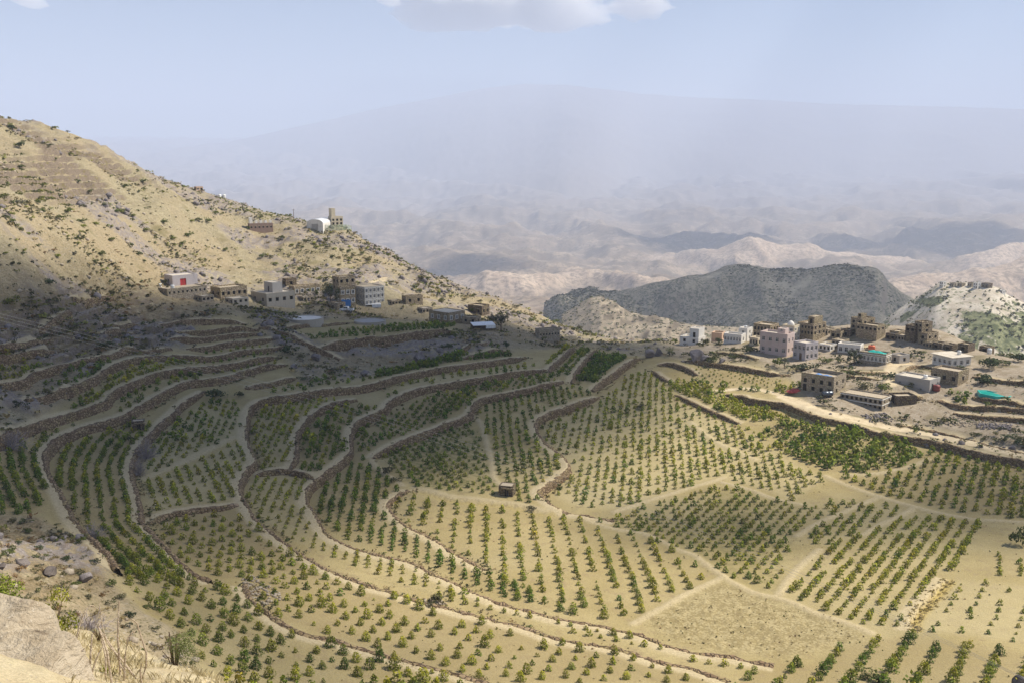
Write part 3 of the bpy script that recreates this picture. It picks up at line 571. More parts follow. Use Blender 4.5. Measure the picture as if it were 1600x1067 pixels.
def far_material():
    t = NT('far_hills', .95, .05); P = t.coord(); a = t.noise(P, .0022, 6, .6); b = t.noise(P, .012, 6, .65); c5 = t.noise(P, .07, 5, .65); sp = t.vor(P, .11); sp2 = t.noise(P, .22, 3, .7)
    c = t.mix(t.ramp(a, .35, .65), (.26,.20,.15), (.18,.145,.115)); c = t.mix(t.ramp(b, .48, .62), c, (.34,.27,.205)); c = t.mix(t.ramp(c5, .5, .62), c, (.15,.13,.095))
    m = t.mix(t.ramp(c5, .35, .65), (.34,.30,.225), (.22,.195,.145)); m = t.mix(t.ramp(sp2, .48, .56), m, (.085,.088,.055)); m = t.mix(t.ramp(b, .55, .7), m, (.42,.37,.28))
    c = t.mix(t.attr('pink'), c, t.mix(t.ramp(c5, .42, .62), t.mix(t.ramp(b, .42, .6), (.52,.415,.32), (.42,.325,.25)), (.25,.20,.155))); c = t.mix(t.attr('haze_tint'), c, t.mix(t.ramp(b, .4, .6), (.27,.25,.26), (.25,.23,.24))); c = t.mix(t.attr('mesa'), c, m)  # farthest ranges blend to pale grey: distance haze put into their colour
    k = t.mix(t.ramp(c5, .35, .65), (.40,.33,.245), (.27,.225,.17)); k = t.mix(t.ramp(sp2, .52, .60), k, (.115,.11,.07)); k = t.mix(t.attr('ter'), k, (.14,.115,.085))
    c = t.mix(t.attr('knob'), c, k)
    w = t.mix(t.ramp(c5, .35, .65), (.60,.54,.45), (.40,.345,.27)); w = t.mix(t.ramp(sp2, .54, .62), w, (.16,.165,.10)); w = t.mix(t.ramp(t.math('ADD', t.attr('green'), t.math('MULTIPLY', t.math('SUBTRACT', c5, .5), 1.6)), .42, .56), w, t.mix(t.ramp(sp2, .4, .6), (.11,.125,.06), (.21,.215,.12)))
    c = t.mix(t.attr('white'), c, w)
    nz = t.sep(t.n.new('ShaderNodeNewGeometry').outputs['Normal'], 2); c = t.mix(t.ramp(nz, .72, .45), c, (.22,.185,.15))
    t.color(t.value(c, sp2, .8, 1.15)); return t.m
M_FAR = far_material()
V = np.stack([FX.ravel(), FY.ravel(), FZ.ravel()], 1)
ii = (np.arange(NA2-1)[:, None]*NR2 + np.arange(NR2-1)[None]).ravel(); F = np.stack([ii, ii+1, ii+NR2+1, ii+NR2], 1)
link('hills', mesh_np('hills', V, F, M_FAR, True, dict(mesa=_blur(MASK['mesa'].astype(float), 2), knob=_blur(MASK['knob'].astype(float), 2), white=_blur(_w, 2), green=GREEN, ter=FTER, pink=_blur((MASK['range1'] | MASK['pale'] | MASK['farright']).astype(float), 2), haze_tint=sstep(5500, 11000, RR))), kind='structure')
lo = MB(); lo.add([(-60000,-20000,-640),(60000,-20000,-640),(60000,80000,-640),(-60000,80000,-640)], [(0,1,2,3)])
lo.build('ground', M_FAR, kind='structure')
def far_z(x, y):
    a = np.clip((math.atan2(x, y)-A2[0])/(A2[1]-A2[0]), 0, NA2-1.01); r = np.clip(np.interp(math.log(math.hypot(x, y)), lr, np.arange(NR2)), 0, NR2-1.01)
    i, j = int(a), int(r); fa, fr = a-i, r-j
    return (FZ[i, j]*(1-fa)+FZ[i+1, j]*fa)*(1-fr)+(FZ[i, j+1]*(1-fa)+FZ[i+1, j+1]*fa)*fr
def far_hit(px, py, r0=580, r1=3000):
    dx, dy, dz = [float(v) for v in rays(px, py)]; h = math.hypot(dx, dy)
    for r in np.exp(np.linspace(math.log(r0), math.log(r1), 500)):
        x, y = dx/h*r, dy/h*r
        if CAMZ+dz/h*r <= far_z(x, y): return np.array([x, y, far_z(x, y)])
    return None
# ------------------------------------------------------------------ hazy air
def volume_material(name, density, color, aniso=0.0):
    m = bpy.data.materials.new(name); m.use_nodes = True; n = m.node_tree.nodes; n.clear()
    o = n.new('ShaderNodeOutputMaterial'); v = n.new('ShaderNodeVolumePrincipled'); v.inputs['Density'].default_value = density
    v.inputs['Color'].default_value = (*color, 1); v.inputs['Anisotropy'].default_value = aniso
    m.node_tree.links.new(v.outputs[0], o.inputs['Volume']); return m
HAZE_TOP = 1640
hz = MB(); hz.box(-26000, 26000, -4000, 27000, -700, HAZE_TOP)
hz.build('haze', volume_material('hazy_air', HAZE_DENSITY, HAZE_COLOR), kind='stuff')
# ------------------------------------------------------------------ clouds: real bodies of vapour above the haze; their shadows fall where the photograph shows them
M_CLOUD = volume_material('cloud_vapour', 0.032, (.97,.97,.97), 0.3)
def cloud_from_mask(fn, x0, x1, y0, y1, step, base, thick, mat=None):
    xs = np.arange(x0, x1+step, step); ys = np.arange(y0, y1+step, step); X, Y = np.meshgrid(xs, ys, indexing='ij')
    t = np.clip(fn(X, Y), 0, 1)*thick; t[[0, -1], :] = 0; t[:, [0, -1]] = 0
    lump = 1+.25*fbm(X/(step*7), Y/(step*7), 3, 77)
    n0, n1 = X.shape; top = base+t*.75*lump; bot = base-t*.25
    V = np.concatenate([np.stack([X, Y, top], -1).reshape(-1, 3), np.stack([X, Y, bot], -1).reshape(-1, 3)])
    i = (np.arange(n0-1)[:, None]*n1+np.arange(n1-1)[None]); act = (np.maximum.reduce([t[:-1, :-1], t[1:, :-1], t[:-1, 1:], t[1:, 1:]]) > 0)
    i = i[act]; F = np.stack([i, i+n1, i+n1+1, i+1], 1); Fb = np.stack([i, i+1, i+n1+1, i+n1], 1)+n0*n1; F = np.concatenate([F, Fb])
    u, inv = np.unique(F, return_inverse=True)
    c = V[u].mean(0); c[2] = base
    return link('cloud', mesh_np('cloud', V[u]-c, inv.reshape(F.shape), mat or M_CLOUD, True), None, c, kind='structure')
CB = 1760.0
def shadow_cloud(poly, z, thick, soft, nz=.35, nscale=60., seed=90):
    """poly: outline on the ground (world xy) of the shade; the cloud hangs where the sun's rays to that ground pass"""
    poly = np.array(poly); zz = poly[:, 2:3] if poly.shape[1] > 2 else np.full((len(poly), 1), z); k = (CB+thick*.25-zz)/SUNV.z; P = poly[:, :2]+k*np.array([[SUNV.x, SUNV.y]])
    def fn(X, Y):
        m = inpoly(X, Y, [tuple(p) for p in P]).astype(float); d = np.full(X.shape, 1e12)
        for a, b in zip(P, np.roll(P, -1, 0)):
            ab = b-a; tt = np.clip(((X-a[0])*ab[0]+(Y-a[1])*ab[1])/(ab@ab+1e-9), 0, 1); d = np.minimum(d, (X-a[0]-tt*ab[0])**2+(Y-a[1]-tt*ab[1])**2)
        sd = np.sqrt(d)*np.where(m > 0, 1, -1)
        return sstep(-.45, 1, sd/soft + nz*fbm(X/nscale, Y/nscale, 4, seed)) - .01
    lo = P.min(0)-soft*1.2; hi = P.max(0)+soft*1.2
    return cloud_from_mask(fn, lo[0], hi[0], lo[1], hi[1], max(5., soft*.16), CB, thick)
def gp(pts): return [hit(a, b) for a, b in pts]
SHADE = [[(-150,520),(-20,452),(100,460),(240,462),(330,462),(500,462),(600,480),(640,488),(760,504),(880,534),(960,554),(1000,570),(920,605),(860,660),(780,715),(650,750),(520,780),(400,800),(250,830),(140,860),(0,870),(-150,830)]]
shadow_cloud(gp(SHADE[0]), 15, 110, 26, .35, 40., 90)
shadow_cloud(gp([(120,880),(300,900),(420,985),(560,1040),(600,1120),(380,1120),(150,960)]), 14, 45, 22, .5, 30., 91)
shadow_cloud(gp([(860,810),(960,792),(1150,785),(1330,800),(1440,835),(1300,880),(1080,858),(960,840)]), 4, 40, 20, .5, 30., 92)
shadow_cloud(gp([(1400,720),(1500,700),(1700,730),(1760,850),(1560,880),(1450,850)]), 6, 45, 22, .5, 30., 93)
def ell(px, D, wpx, dep, n=28, seed=0):
    r = random.Random(seed); a = math.atan2((px-800)/FPX, 1); c = np.array([math.sin(a)*D, math.cos(a)*D]); u = np.array([math.cos(a), -math.sin(a)]); v = np.array([math.sin(a), math.cos(a)])
    return [c+u*(wpx*D/FPX*math.cos(t))*(1+.25*math.sin(3*t+seed))+v*dep*math.sin(t)*(1+.2*math.sin(2*t+seed*2)) for t in [2*math.pi*i/n for i in range(n)]]
shadow_cloud(ell(1135, 1560, 275, 260, seed=1), -120, 30, 60, .3, 120., 94)
shadow_cloud(ell(1135, 5700, 130, 520, seed=2), -100, 75, 260, .4, 300., 95)
shadow_cloud(ell(745, 3900, 80, 260, seed=3), -250, 65, 150, .4, 200., 96)
shadow_cloud(ell(1520, 5900, 160, 600, seed=4), -150, 65, 250, .4, 300., 97)
M_CLOUD2 = volume_material('cloud_vapour_far', 0.0035, (.995,.995,.995), 0.0)
def sky_cloud(px0, px1, D, dep, base, thick, seed):
    x0 = (px0-800)/FPX*D; x1 = (px1-800)/FPX*D
    def fn(X, Y):
        e = 1-((X-(x0+x1)/2)/((x1-x0)/2))**2-((Y-D)/dep)**2
        return sstep(.0, .9, e*.9+1.1*fbm(X/840, Y/840, 5, seed))-.02
    cloud_from_mask(fn, x0*1.15-300, x1*1.15+300, D-dep*1.1, D+dep*1.1, 110., base, thick, M_CLOUD2)
sky_cloud(610, 1000, 20500, 2100, 2960, 1300, 113)
sky_cloud(40, 150, 21500, 1300, 3330, 500, 111)
# ------------------------------------------------------------------ leaf materials and plant prototypes
def leaf_material(name, use_obj=False, gloss=.65):
    t = NT(name, gloss, .25); c = t.attr('Col', 'Color'); P = t.coord(); n = t.noise(P, 3.5, 2)
    c = t.value(c, n, .78, 1.22)
    if use_obj:
        o = t.n.new('ShaderNodeObjectInfo'); c = t.value(c, o.outputs['Random'], .78, 1.2)
    t.color(c)
    tr = t.n.new('ShaderNodeBsdfTranslucent'); t.set(tr.inputs[0], c); mx = t.n.new('ShaderNodeMixShader'); mx.inputs[0].default_value = .28
    t.l.new(t.b.outputs[0], mx.inputs[1]); t.l.new(tr.outputs[0], mx.inputs[2]); t.l.new(mx.outputs[0], t.out.inputs[0]); return t.m
M_LEAF = leaf_material('shrub_leaf'); M_LEAF_O = leaf_material('shrub_leaf_single', True)
def quads_from(P, N, size, asp, rs, spin=None):
    """one quad per point, facing N, random spin"""
    n = len(P); N = N/np.linalg.norm(N, axis=1)[:, None]
    ref = rs.normal(size=(n, 3)); U = np.cross(N, ref); U /= np.linalg.norm(U, axis=1)[:, None]+1e-9; W = np.cross(N, U)
    s = (size*np.asarray(rs.uniform(.7, 1.3, n)))[:, None]; U = U*s; W = W*s*asp
    V = np.stack([P-U*.5, P+W*.5, P+U*.5, P-W*.5], 1).reshape(-1, 3)       # leaf-like rhombus
    return V, np.arange(4*n).reshape(n, 4)
def cone_shrub(n, size, seed, tip, green, pointy=.75, tiers=3, core=.8):
    """unit shrub (about 1 high, 1 wide): broad skirt, tiered sides, tuft on top; young leaves yellower"""
    rs = np.random.default_rng(seed); h = rs.beta(1.15, 1.7, n)*.98+.02
    prof = .50*(1-h)**(pointy*.85)+.09; prof *= 1+.16*np.cos(h*tiers*2*math.pi+seed); prof *= np.where(h < .1, .75, 1)
    a = rs.uniform(0, 2*math.pi, n); lob = 1+.18*np.sin(a*3+seed)+.1*np.sin(a*5+seed*2)
    rr = prof*lob*np.sqrt(rs.uniform(.25, 1.12, n))
    P = np.stack([rr*np.cos(a), rr*np.sin(a), h*1.02+.02], 1)
    N = np.stack([np.cos(a)*.8, np.sin(a)*.8, np.full(n, .75)], 1)+rs.normal(0, .55, (n, 3))
    V, F = quads_from(P, N, size, .62, rs)
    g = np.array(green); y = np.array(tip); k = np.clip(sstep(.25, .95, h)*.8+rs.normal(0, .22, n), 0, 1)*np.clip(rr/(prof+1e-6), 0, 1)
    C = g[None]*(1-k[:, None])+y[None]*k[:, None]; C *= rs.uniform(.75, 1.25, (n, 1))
    # short woody stem
    st = np.array([(-.03,-.03,-.12),(.03,-.03,-.12),(.03,.03,-.12),(-.03,.03,-.12),(-.015,-.015,.7),(.015,-.015,.7),(.015,.015,.7),(-.015,.015,.7)])
    sf = np.array([(0,1,5,4),(1,2,6,5),(2,3,7,6),(3,0,4,7)])+len(V)
    return np.vstack([V, st]), np.vstack([F, sf]), np.vstack([np.repeat(C, 4, 0), np.tile((.10,.075,.05), (8, 1))])
def round_bush(n, size, seed, green, tip, flat=.8, gaps=.0):
    rs = np.random.default_rng(seed); nb = 7; cs = rs.normal(0, .2, (nb, 3)); cs[:, 2] = np.abs(cs[:, 2])*.8+.3
    b = rs.integers(0, nb, n); d = rs.normal(size=(n, 3)); d /= np.linalg.norm(d, axis=1)[:, None]; d[:, 2] = np.where(d[:, 2] < -.35, -d[:, 2], d[:, 2])
    rad = rs.uniform(.2, .3, nb)[b]*rs.uniform(.6, 1.08, n)
    P = cs[b]+d*rad[:, None]; P[:, 2] = np.clip(P[:, 2], .02, None)*flat
    V, F = quads_from(P, d+rs.normal(0, .5, (n, 3)), size, .6, rs)
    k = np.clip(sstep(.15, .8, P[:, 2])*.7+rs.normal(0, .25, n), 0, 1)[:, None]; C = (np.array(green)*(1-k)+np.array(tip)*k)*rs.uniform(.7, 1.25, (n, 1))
    return V, F, np.repeat(C, 4, 0)
def scatter(name, mat, protos, pick, pos, rot, scl, tint, **props):
    """many plants of one kind as a single mesh"""
    Vs, Fs, Cs = [], [], []; base = 0
    for k, (pv, pf, pc) in enumerate(protos):
        s = np.nonzero(pick == k)[0]
        if len(s) == 0: continue
        c, sn = np.cos(rot[s]), np.sin(rot[s]); x = pv[None, :, 0]*scl[s, 0:1]; y = pv[None, :, 1]*scl[s, 1:2]; z = pv[None, :, 2]*scl[s, 2:3]
        W = np.stack([x*c[:, None]-y*sn[:, None]+pos[s, 0:1], x*sn[:, None]+y*c[:, None]+pos[s, 1:2], z+pos[s, 2:3]], -1)
        m = len(pv); Vs.append(W.reshape(-1, 3)); Fs.append((pf[None]+(np.arange(len(s))*m)[:, None, None]).reshape(-1, 4)+base); base += m*len(s)
        Cs.append((pc[None]*tint[s][:, None, :]).reshape(-1, 3))
    V = np.concatenate(Vs); c = V.mean(0); c[2] = V[:, 2].min()
    return link(name, mesh_np(name, V-c, np.concatenate(Fs), mat, False, None, np.concatenate(Cs)), None, c, **props)
# ------------------------------------------------------------------ shrub fields: outline, rows, spacing, size, how yellow, where it is (for labels)
# rows: ('dir', (a, b)) straight rows along that line; ('off', wall, side) rows that follow a terrace wall
ROWS = []           # x, y, size, yellow, field
blocked = [(LW[k][:, :2], 0.9, 1.5) for k, v in LINES.items()]
allpaths = [resample(line_world(p, 0), 1.0)[0][:, :2] for p in PATHS]
def clear_of(x, y):
    ok = np.ones(len(x), bool)
    for k in LINES:
        Q = LW[k][:, :2]; lo = Q.min(0)-2; hi = Q.max(0)+2; s = np.nonzero((x > lo[0]) & (x < hi[0]) & (y > lo[1]) & (y < hi[1]))[0]
        if len(s):
            d = np.sqrt(((x[s][:, None]-Q[None, :, 0])**2+(y[s][:, None]-Q[None, :, 1])**2)).min(1); ok[s] &= d > 1.25
    for Q in allpaths+[q[0][:, :2] for q in ROADW]:
        d = np.full(len(x), 9.); lo = Q.min(0)-2; hi = Q.max(0)+2; s = np.nonzero((x > lo[0]) & (x < hi[0]) & (y > lo[1]) & (y < hi[1]))[0]
        if len(s): d[s] = np.sqrt(((x[s][:, None]-Q[None, :, 0])**2+(y[s][:, None]-Q[None, :, 1])**2)).min(1)
        ok &= d > .8
    return ok
for fi, (poly, rows, rsp, psp, size, yel, where) in enumerate(FIELDS):
    rs = np.random.default_rng(1000+fi); X = []; Y = []; K = []
    W = np.array([hit(a, b)[:2] for a, b in poly]); c = W.mean(0); ext = np.abs(W-c).max()*1.6+5
    if rows[0] == 'dir':
        a, b = hit(*rows[1])[:2], hit(*rows[2])[:2]; u = (b-a)/np.linalg.norm(b-a); v = np.array([-u[1], u[0]])
        for qi, q in enumerate(np.arange(-ext, ext, rsp)):
            s = np.arange(-ext, ext, psp)+(qi % 2)*psp*.5; wob = .35*np.sin(s/19+q*.05)+rs.normal(0, .10, len(s)); s = s+rs.normal(0, psp*.06, len(s))
            X.append(c[0]+u[0]*s+v[0]*(q+wob)); Y.append(c[1]+u[1]*s+v[1]*(q+wob)); K.append(np.full(len(s), qi))
    else:
        Q = LW[rows[1]]; T = np.gradient(Q[:, :2], axis=0); T /= np.linalg.norm(T, axis=1)[:, None]+1e-9; T = np.apply_along_axis(lambda a: np.convolve(np.pad(a, 4, 'edge'), np.ones(9)/9, 'valid'), 0, T); Nn = np.stack([-T[:, 1], T[:, 0]], 1)
        for k in range(1, 14):
            off = 1.9+(k-1)*rsp; O = Q[:, :2]+Nn*off; s = np.r_[0, np.cumsum(np.hypot(*np.diff(O, axis=0).T))]
            t = np.arange(rs.uniform(0, psp), s[-1], psp); t = t+rs.normal(0, .12, len(t)); j = rs.normal(0, .14, len(t))
            X.append(np.interp(t, s, O[:, 0])+j); Y.append(np.interp(t, s, O[:, 1])+rs.normal(0, .14, len(t))); K.append(np.full(len(t), k))
    X = np.concatenate(X); Y = np.concatenate(Y); K = np.concatenate(K); px, py = project(X, Y, _bil(Z0, X, Y)); k = inpoly(px, py, poly); X, Y, K = X[k], Y[k], K[k]
    k = clear_of(X, Y) & (rs.uniform(size=len(X)) > .07); X, Y, K = X[k], Y[k], K[k]
    big = 1+.22*fbm(X/14, Y/14, 2, 200+fi); sz = .77*size*big*np.clip(rs.normal(1, .19, len(X)), .45, 1.5); sz *= np.where(rs.uniform(size=len(X)) < .06, .55, 1)
    yy = np.clip(yel+.08+(.22 if size < 2.2 else .08)*fbm(X/9, Y/9, 2, 300+fi)+rs.normal(0, .17 if size < 2.2 else .05, len(X)), 0, 1)
    ROWS.append(np.stack([X, Y, sz, yy, np.full(len(X), fi), K], 1))
ROWS = np.concatenate(ROWS)
_order = np.argsort(-ROWS[:, 2]/np.hypot(ROWS[:, 0], ROWS[:, 1])); ROWS = ROWS[_order]
_keep = []; _cell = {}
for i, r in enumerate(ROWS):                                   # no two shrubs closer than a metre where fields meet
    c = (int(r[0]//1.5), int(r[1]//1.5)); bad = False
    for a in (-1, 0, 1):
        for b in (-1, 0, 1):
            for j in _cell.get((c[0]+a, c[1]+b), ()):
                if ROWS[j, 4] != r[4] and (ROWS[j, 0]-r[0])**2+(ROWS[j, 1]-r[1])**2 < 1.1: bad = True
    if not bad: _cell.setdefault(c, []).append(i); _keep.append(i)
ROWS = ROWS[_keep]; RZ = tz(ROWS[:, 0], ROWS[:, 1])
rpx, rpy = project(ROWS[:, 0], ROWS[:, 1], RZ+.5)
GREENS = [(.060,.115,.011), (.105,.155,.013), (.175,.200,.015)]; TIPS = [(.16,.23,.018), (.32,.345,.028), (.52,.48,.04)]
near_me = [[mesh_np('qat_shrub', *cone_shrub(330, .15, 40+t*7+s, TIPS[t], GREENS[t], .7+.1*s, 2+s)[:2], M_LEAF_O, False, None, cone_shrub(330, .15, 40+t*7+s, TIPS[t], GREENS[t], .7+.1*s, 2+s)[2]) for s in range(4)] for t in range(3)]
inview = (rpx > 4) & (rpx < 1596) & (rpy > 600) & (rpy < 1060)
named = np.array([FIELDS[int(f)][6] != '' for f in ROWS[:, 4]])
single = np.nonzero(inview & named)[0][:300]
def ordinal(n): return '%d%s' % (n, 'th' if 10 <= n % 100 <= 20 else {1: 'st', 2: 'nd', 3: 'rd'}.get(n % 10, 'th'))
PLACE = {}
for fi in sorted(set(ROWS[single, 4].astype(int))):      # count rows from the front of the field and plants from the left, over all that show
    q = np.nonzero((ROWS[:, 4] == fi) & inview)[0]; rws = sorted(set(ROWS[q, 5]), key=lambda k: -rpy[q[ROWS[q, 5] == k]].mean())
    steep = np.ptp(rpx[q[ROWS[q, 5] == rws[len(rws)//2]]]) < np.ptp(rpy[q[ROWS[q, 5] == rws[len(rws)//2]]])
    if steep: rws = sorted(rws, key=lambda k: rpx[q[ROWS[q, 5] == k]].mean())
    for a, k in enumerate(rws):
        m = q[ROWS[q, 5] == k]; m = m[np.argsort(rpx[m] if not steep else -rpy[m])]
        for b, i in enumerate(m): PLACE[i] = '%s in %s row from the %s' % (ordinal(b+1), ordinal(a+1), 'left' if steep else 'front')
TONE = ['dark green', 'mid green', 'yellow-tipped']
for i in single:
    x, y, s, yv, fi, rk = ROWS[i]; t = 0 if yv < .25 else (1 if yv < .5 else 2); w = FIELDS[int(fi)][6]
    o = link('qat_shrub', near_me[t][random.randrange(4)], None, (x, y, RZ[i]-.02), random.uniform(0, 6.28), label='%s %sshrub, %s, %s' % (TONE[t], 'small ' if s < 1.15 else ('tall ' if s > 1.6 else ''), PLACE[i], w), category='shrub', group='crop shrubs of the '+w)
    k = random.uniform(.9, 1.12); o.scale = (s*k*.98, s*.98/k, s*random.uniform(.95, 1.15))
rest = np.setdiff1d(np.arange(len(ROWS)), single); rest = rest[(rpx[rest] > -150) & (rpx[rest] < 1750)]
rr_ = ROWS[rest]; dist = np.hypot(rr_[:, 0], rr_[:, 1])
protos = []
for t in range(3):
    for s in range(3): protos.append(cone_shrub(74, .30, 140+t*7+s, TIPS[t], GREENS[t], .7+.1*s, 2+s))
for t in range(3):
    for s in range(3): protos.append(cone_shrub(36, .42, 170+t*7+s, TIPS[t], GREENS[t], .65+.1*s, 2+s))
tone = np.where(rr_[:, 3] < .25, 0, np.where(rr_[:, 3] < .5, 1, 2)); pick = tone*3+RNG.integers(0, 3, len(rest))+np.where(dist > 215, 9, 0)
tint = np.clip(RNG.normal(1, .12, (len(rest), 1)), .65, 1.4)*np.clip(RNG.normal(1, .05, (len(rest), 3)), .85, 1.15)
rot = RNG.uniform(0, 6.28, len(rest)); scl = np.stack([rr_[:, 2]*RNG.uniform(.9, 1.1, len(rest)), rr_[:, 2]*RNG.uniform(.9, 1.1, len(rest)), rr_[:, 2]*RNG.uniform(.95, 1.15, len(rest))], 1)
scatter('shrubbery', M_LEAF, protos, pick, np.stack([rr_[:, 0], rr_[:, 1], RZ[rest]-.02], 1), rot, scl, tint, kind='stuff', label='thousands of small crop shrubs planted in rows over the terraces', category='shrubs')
print('SHRUBS', len(ROWS), len(rest))
# ------------------------------------------------------------------ buildings
def plaster(name, c, stain=.25, rough=.85):
    t = NT(name, rough, .2); P = t.coord(); n = t.noise(P, .6, 5); f = t.noise(P, 4, 4, .7); v = t.noise(t.vscale(P, (1, 1, .18)), 1.4, 4)
    k = t.mix(t.math('MULTIPLY', t.ramp(v, .52, .75), stain*1.6), c, tuple(x*.55 for x in c)); k = t.mix(t.math('MULTIPLY', t.ramp(n, .5, .7), stain), k, (.40,.33,.24))
    t.color(t.value(k, f, .88, 1.08)); t.bump(f, .3, .05); return t.m
MW = dict(white=plaster('whitewash', (.74,.71,.66)), pink=plaster('pink_plaster', (.56,.45,.42)), grey=plaster('grey_render', (.40,.38,.36)), conc=plaster('bare_concrete', (.38,.345,.29)),
  cream=plaster('cream_plaster', (.62,.54,.40)), peach=plaster('peach_plaster', (.60,.42,.30)), brown=plaster('brown_plaster', (.27,.19,.155)), lilac=plaster('lilac_plaster', (.47,.43,.44)),
  tan=stone_material('tan_ashlar', (.32,.255,.175), (.50,.41,.29), 1.6, (.17,.135,.095)), dark=stone_material('dark_ashlar', (.15,.115,.085), (.27,.21,.15), 1.6), pale=stone_material('pale_ashlar', (.37,.31,.235), (.50,.43,.335), 1.6, (.26,.21,.16)),
  roof=plaster('mud_roof', (.44,.37,.275), .5), rooflight=plaster('pale_screed_roof', (.58,.52,.43), .4), trim=plaster('white_trim', (.76,.74,.70), .15))
def flat(name, c, rough=.6, metal=0.0, spec=.4):
    t = NT(name, rough, spec); P = t.coord(); t.color(t.value(c, t.noise(P, 2.5, 4), .8, 1.12)); t.b.inputs['Metallic'].default_value = metal; return t.m
M_VOID = flat('dark_interior', (.018,.016,.014), .9); M_GLASS = flat('window_glass', (.035,.042,.05), .12, 0, .6); M_FRAME = flat('white_frame', (.72,.70,.66)); M_REDDOOR = flat('red_paint', (.42,.03,.035), .45)
M_WOOD = flat('weathered_wood', (.16,.11,.07), .8); M_GREENT = flat('turquoise_sheet', (.02,.42,.36), .35); M_BLUE = flat('blue_sheet', (.06,.22,.55), .4); M_RED = flat('red_sheet', (.55,.08,.07), .5); M_ORANGE = flat('orange_plastic', (.62,.13,.05), .4)
M_WTANK = flat('white_plastic', (.78,.78,.76), .4); M_DTANK = flat('dark_steel', (.10,.115,.14), .35, .6); M_METAL = flat('white_metal_sheet', (.74,.75,.76), .4, .2); M_RUST = flat('maroon_tank', (.22,.045,.04), .5); M_TAR = flat('asphalt_grey', (.2,.2,.2), .9)
_wm = {}
def window_mesh(kind, w, h):
    """pane mesh and frame mesh (None for an unglazed opening), shared by all windows of that size"""
    key = (kind, round(w, 2), round(h, 2))
    if key in _wm: return _wm[key]
    g = MB(); b = MB(); d = .22
    g.box(-w/2, w/2, d, d+.04, 0, h, 0)
    if kind != 'hole':
        f = .07
        for x in (-w/2, -f/2, w/2-f): b.box(x, x+f, d-.05, d-.002, 0, h)
        for z in (0, h*.62, h-f): b.box(-w/2+.001, w/2-.001, d-.047, d-.004, z, z+f)
    else:
        b.box(-w/2-.15, w/2+.15, -.05, .03, h+.003, h+.16)
    if kind in ('trim', 'arch'):
        t = .16
        b.box(-w/2-t, -w/2, -.05, .06, -.08, h+.02); b.box(w/2, w/2+t, -.05, .06, -.08, h+.02); b.box(-w/2-t-.05, w/2+t+.05, -.09, .05, -.2, -.081)
        if kind == 'trim': b.box(-w/2-t, w/2+t, -.048, .062, h+.021, h+.02+t)
        else:
            n = 8; vs = []; fs = []
            for i in range(n+1):
                a = math.pi*i/n
                for r in (w/2, w/2+t):
                    for y in (-.05, .06): vs.append((-r*math.cos(a), y, h+.02+r*math.sin(a)*.8))
            for i in range(n):
                k = i*4; fs += [(k, k+2, k+6, k+4), (k+1, k+5, k+7, k+3), (k+2, k+3, k+7, k+6), (k, k+4, k+5, k+1)]
            b.add(vs, fs)
            vs = [(0, .02, h+.02)]+[(-w/2*math.cos(math.pi*i/n), .02, h+.02+w/2*.8*math.sin(math.pi*i/n)) for i in range(n+1)]
            g.add(vs, [(0, i+2, i+1) for i in range(n)])
    r = (g.mesh('window', M_VOID if kind == 'hole' else M_GLASS), b.mesh('frame', MW['pale'] if kind == 'hole' else M_FRAME)); _wm[key] = r; return r
def put_window(root, kind, w, h, pos, rot):
    g, f = window_mesh(kind, w, h); o = link('window', g, root, pos, rot); link('frame', f, o)
def put_door(root, w, h, mat, pos, rot):
    b = MB(); b.box(-w/2, w/2, .16, .2, 0, h); o = link('door', b.mesh('door', mat), root, pos, rot)
    b = MB(); b.box(-.03, .03, .11, .155, 0, h); b.box(w*.12, w*.16, .08, .155, h*.45, h*.52); link('handle', b.mesh('handle', M_WOOD), o)
def face_holes(mb, p0, u, n, L, z0, z1, holes, depth=.26):
    """wall face from p0 along u (length L), outward normal -n, with openings holes=(xc, zb, w, h)"""
    xs = {0., L}; zs = {z0, z1}; H = []
    for xc, zb, w, h in holes:
        a, b, c, d = xc-w/2, xc+w/2, zb, zb+h
        if a < .1 or b > L-.1 or c < z0 or d > z1-.05: continue
        H.append((a, b, c, d)); xs |= {a, b}; zs |= {c, d}
    xs = sorted(xs); zs = sorted(zs); pt = lambda x, z, q=0.: (p0[0]+u[0]*x+n[0]*q, p0[1]+u[1]*x+n[1]*q, z)
    for i in range(len(xs)-1):
        for j in range(len(zs)-1):
            if xs[i+1]-xs[i] < 1e-4 or zs[j+1]-zs[j] < 1e-4: continue
            cx, cz = (xs[i]+xs[i+1])/2, (zs[j]+zs[j+1])/2
            if any(a < cx < b and c < cz < d for a, b, c, d in H): continue
            mb.add([pt(xs[i], zs[j]), pt(xs[i+1], zs[j]), pt(xs[i+1], zs[j+1]), pt(xs[i], zs[j+1])], [(0,1,2,3)])
    for a, b, c, d in H:
        mb.add([pt(a,c),pt(b,c),pt(b,d),pt(a,d),pt(a,c,depth),pt(b,c,depth),pt(b,d,depth),pt(a,d,depth)], [(0,4,5,1),(1,5,6,2),(2,6,7,3),(3,7,4,0)])
    return H
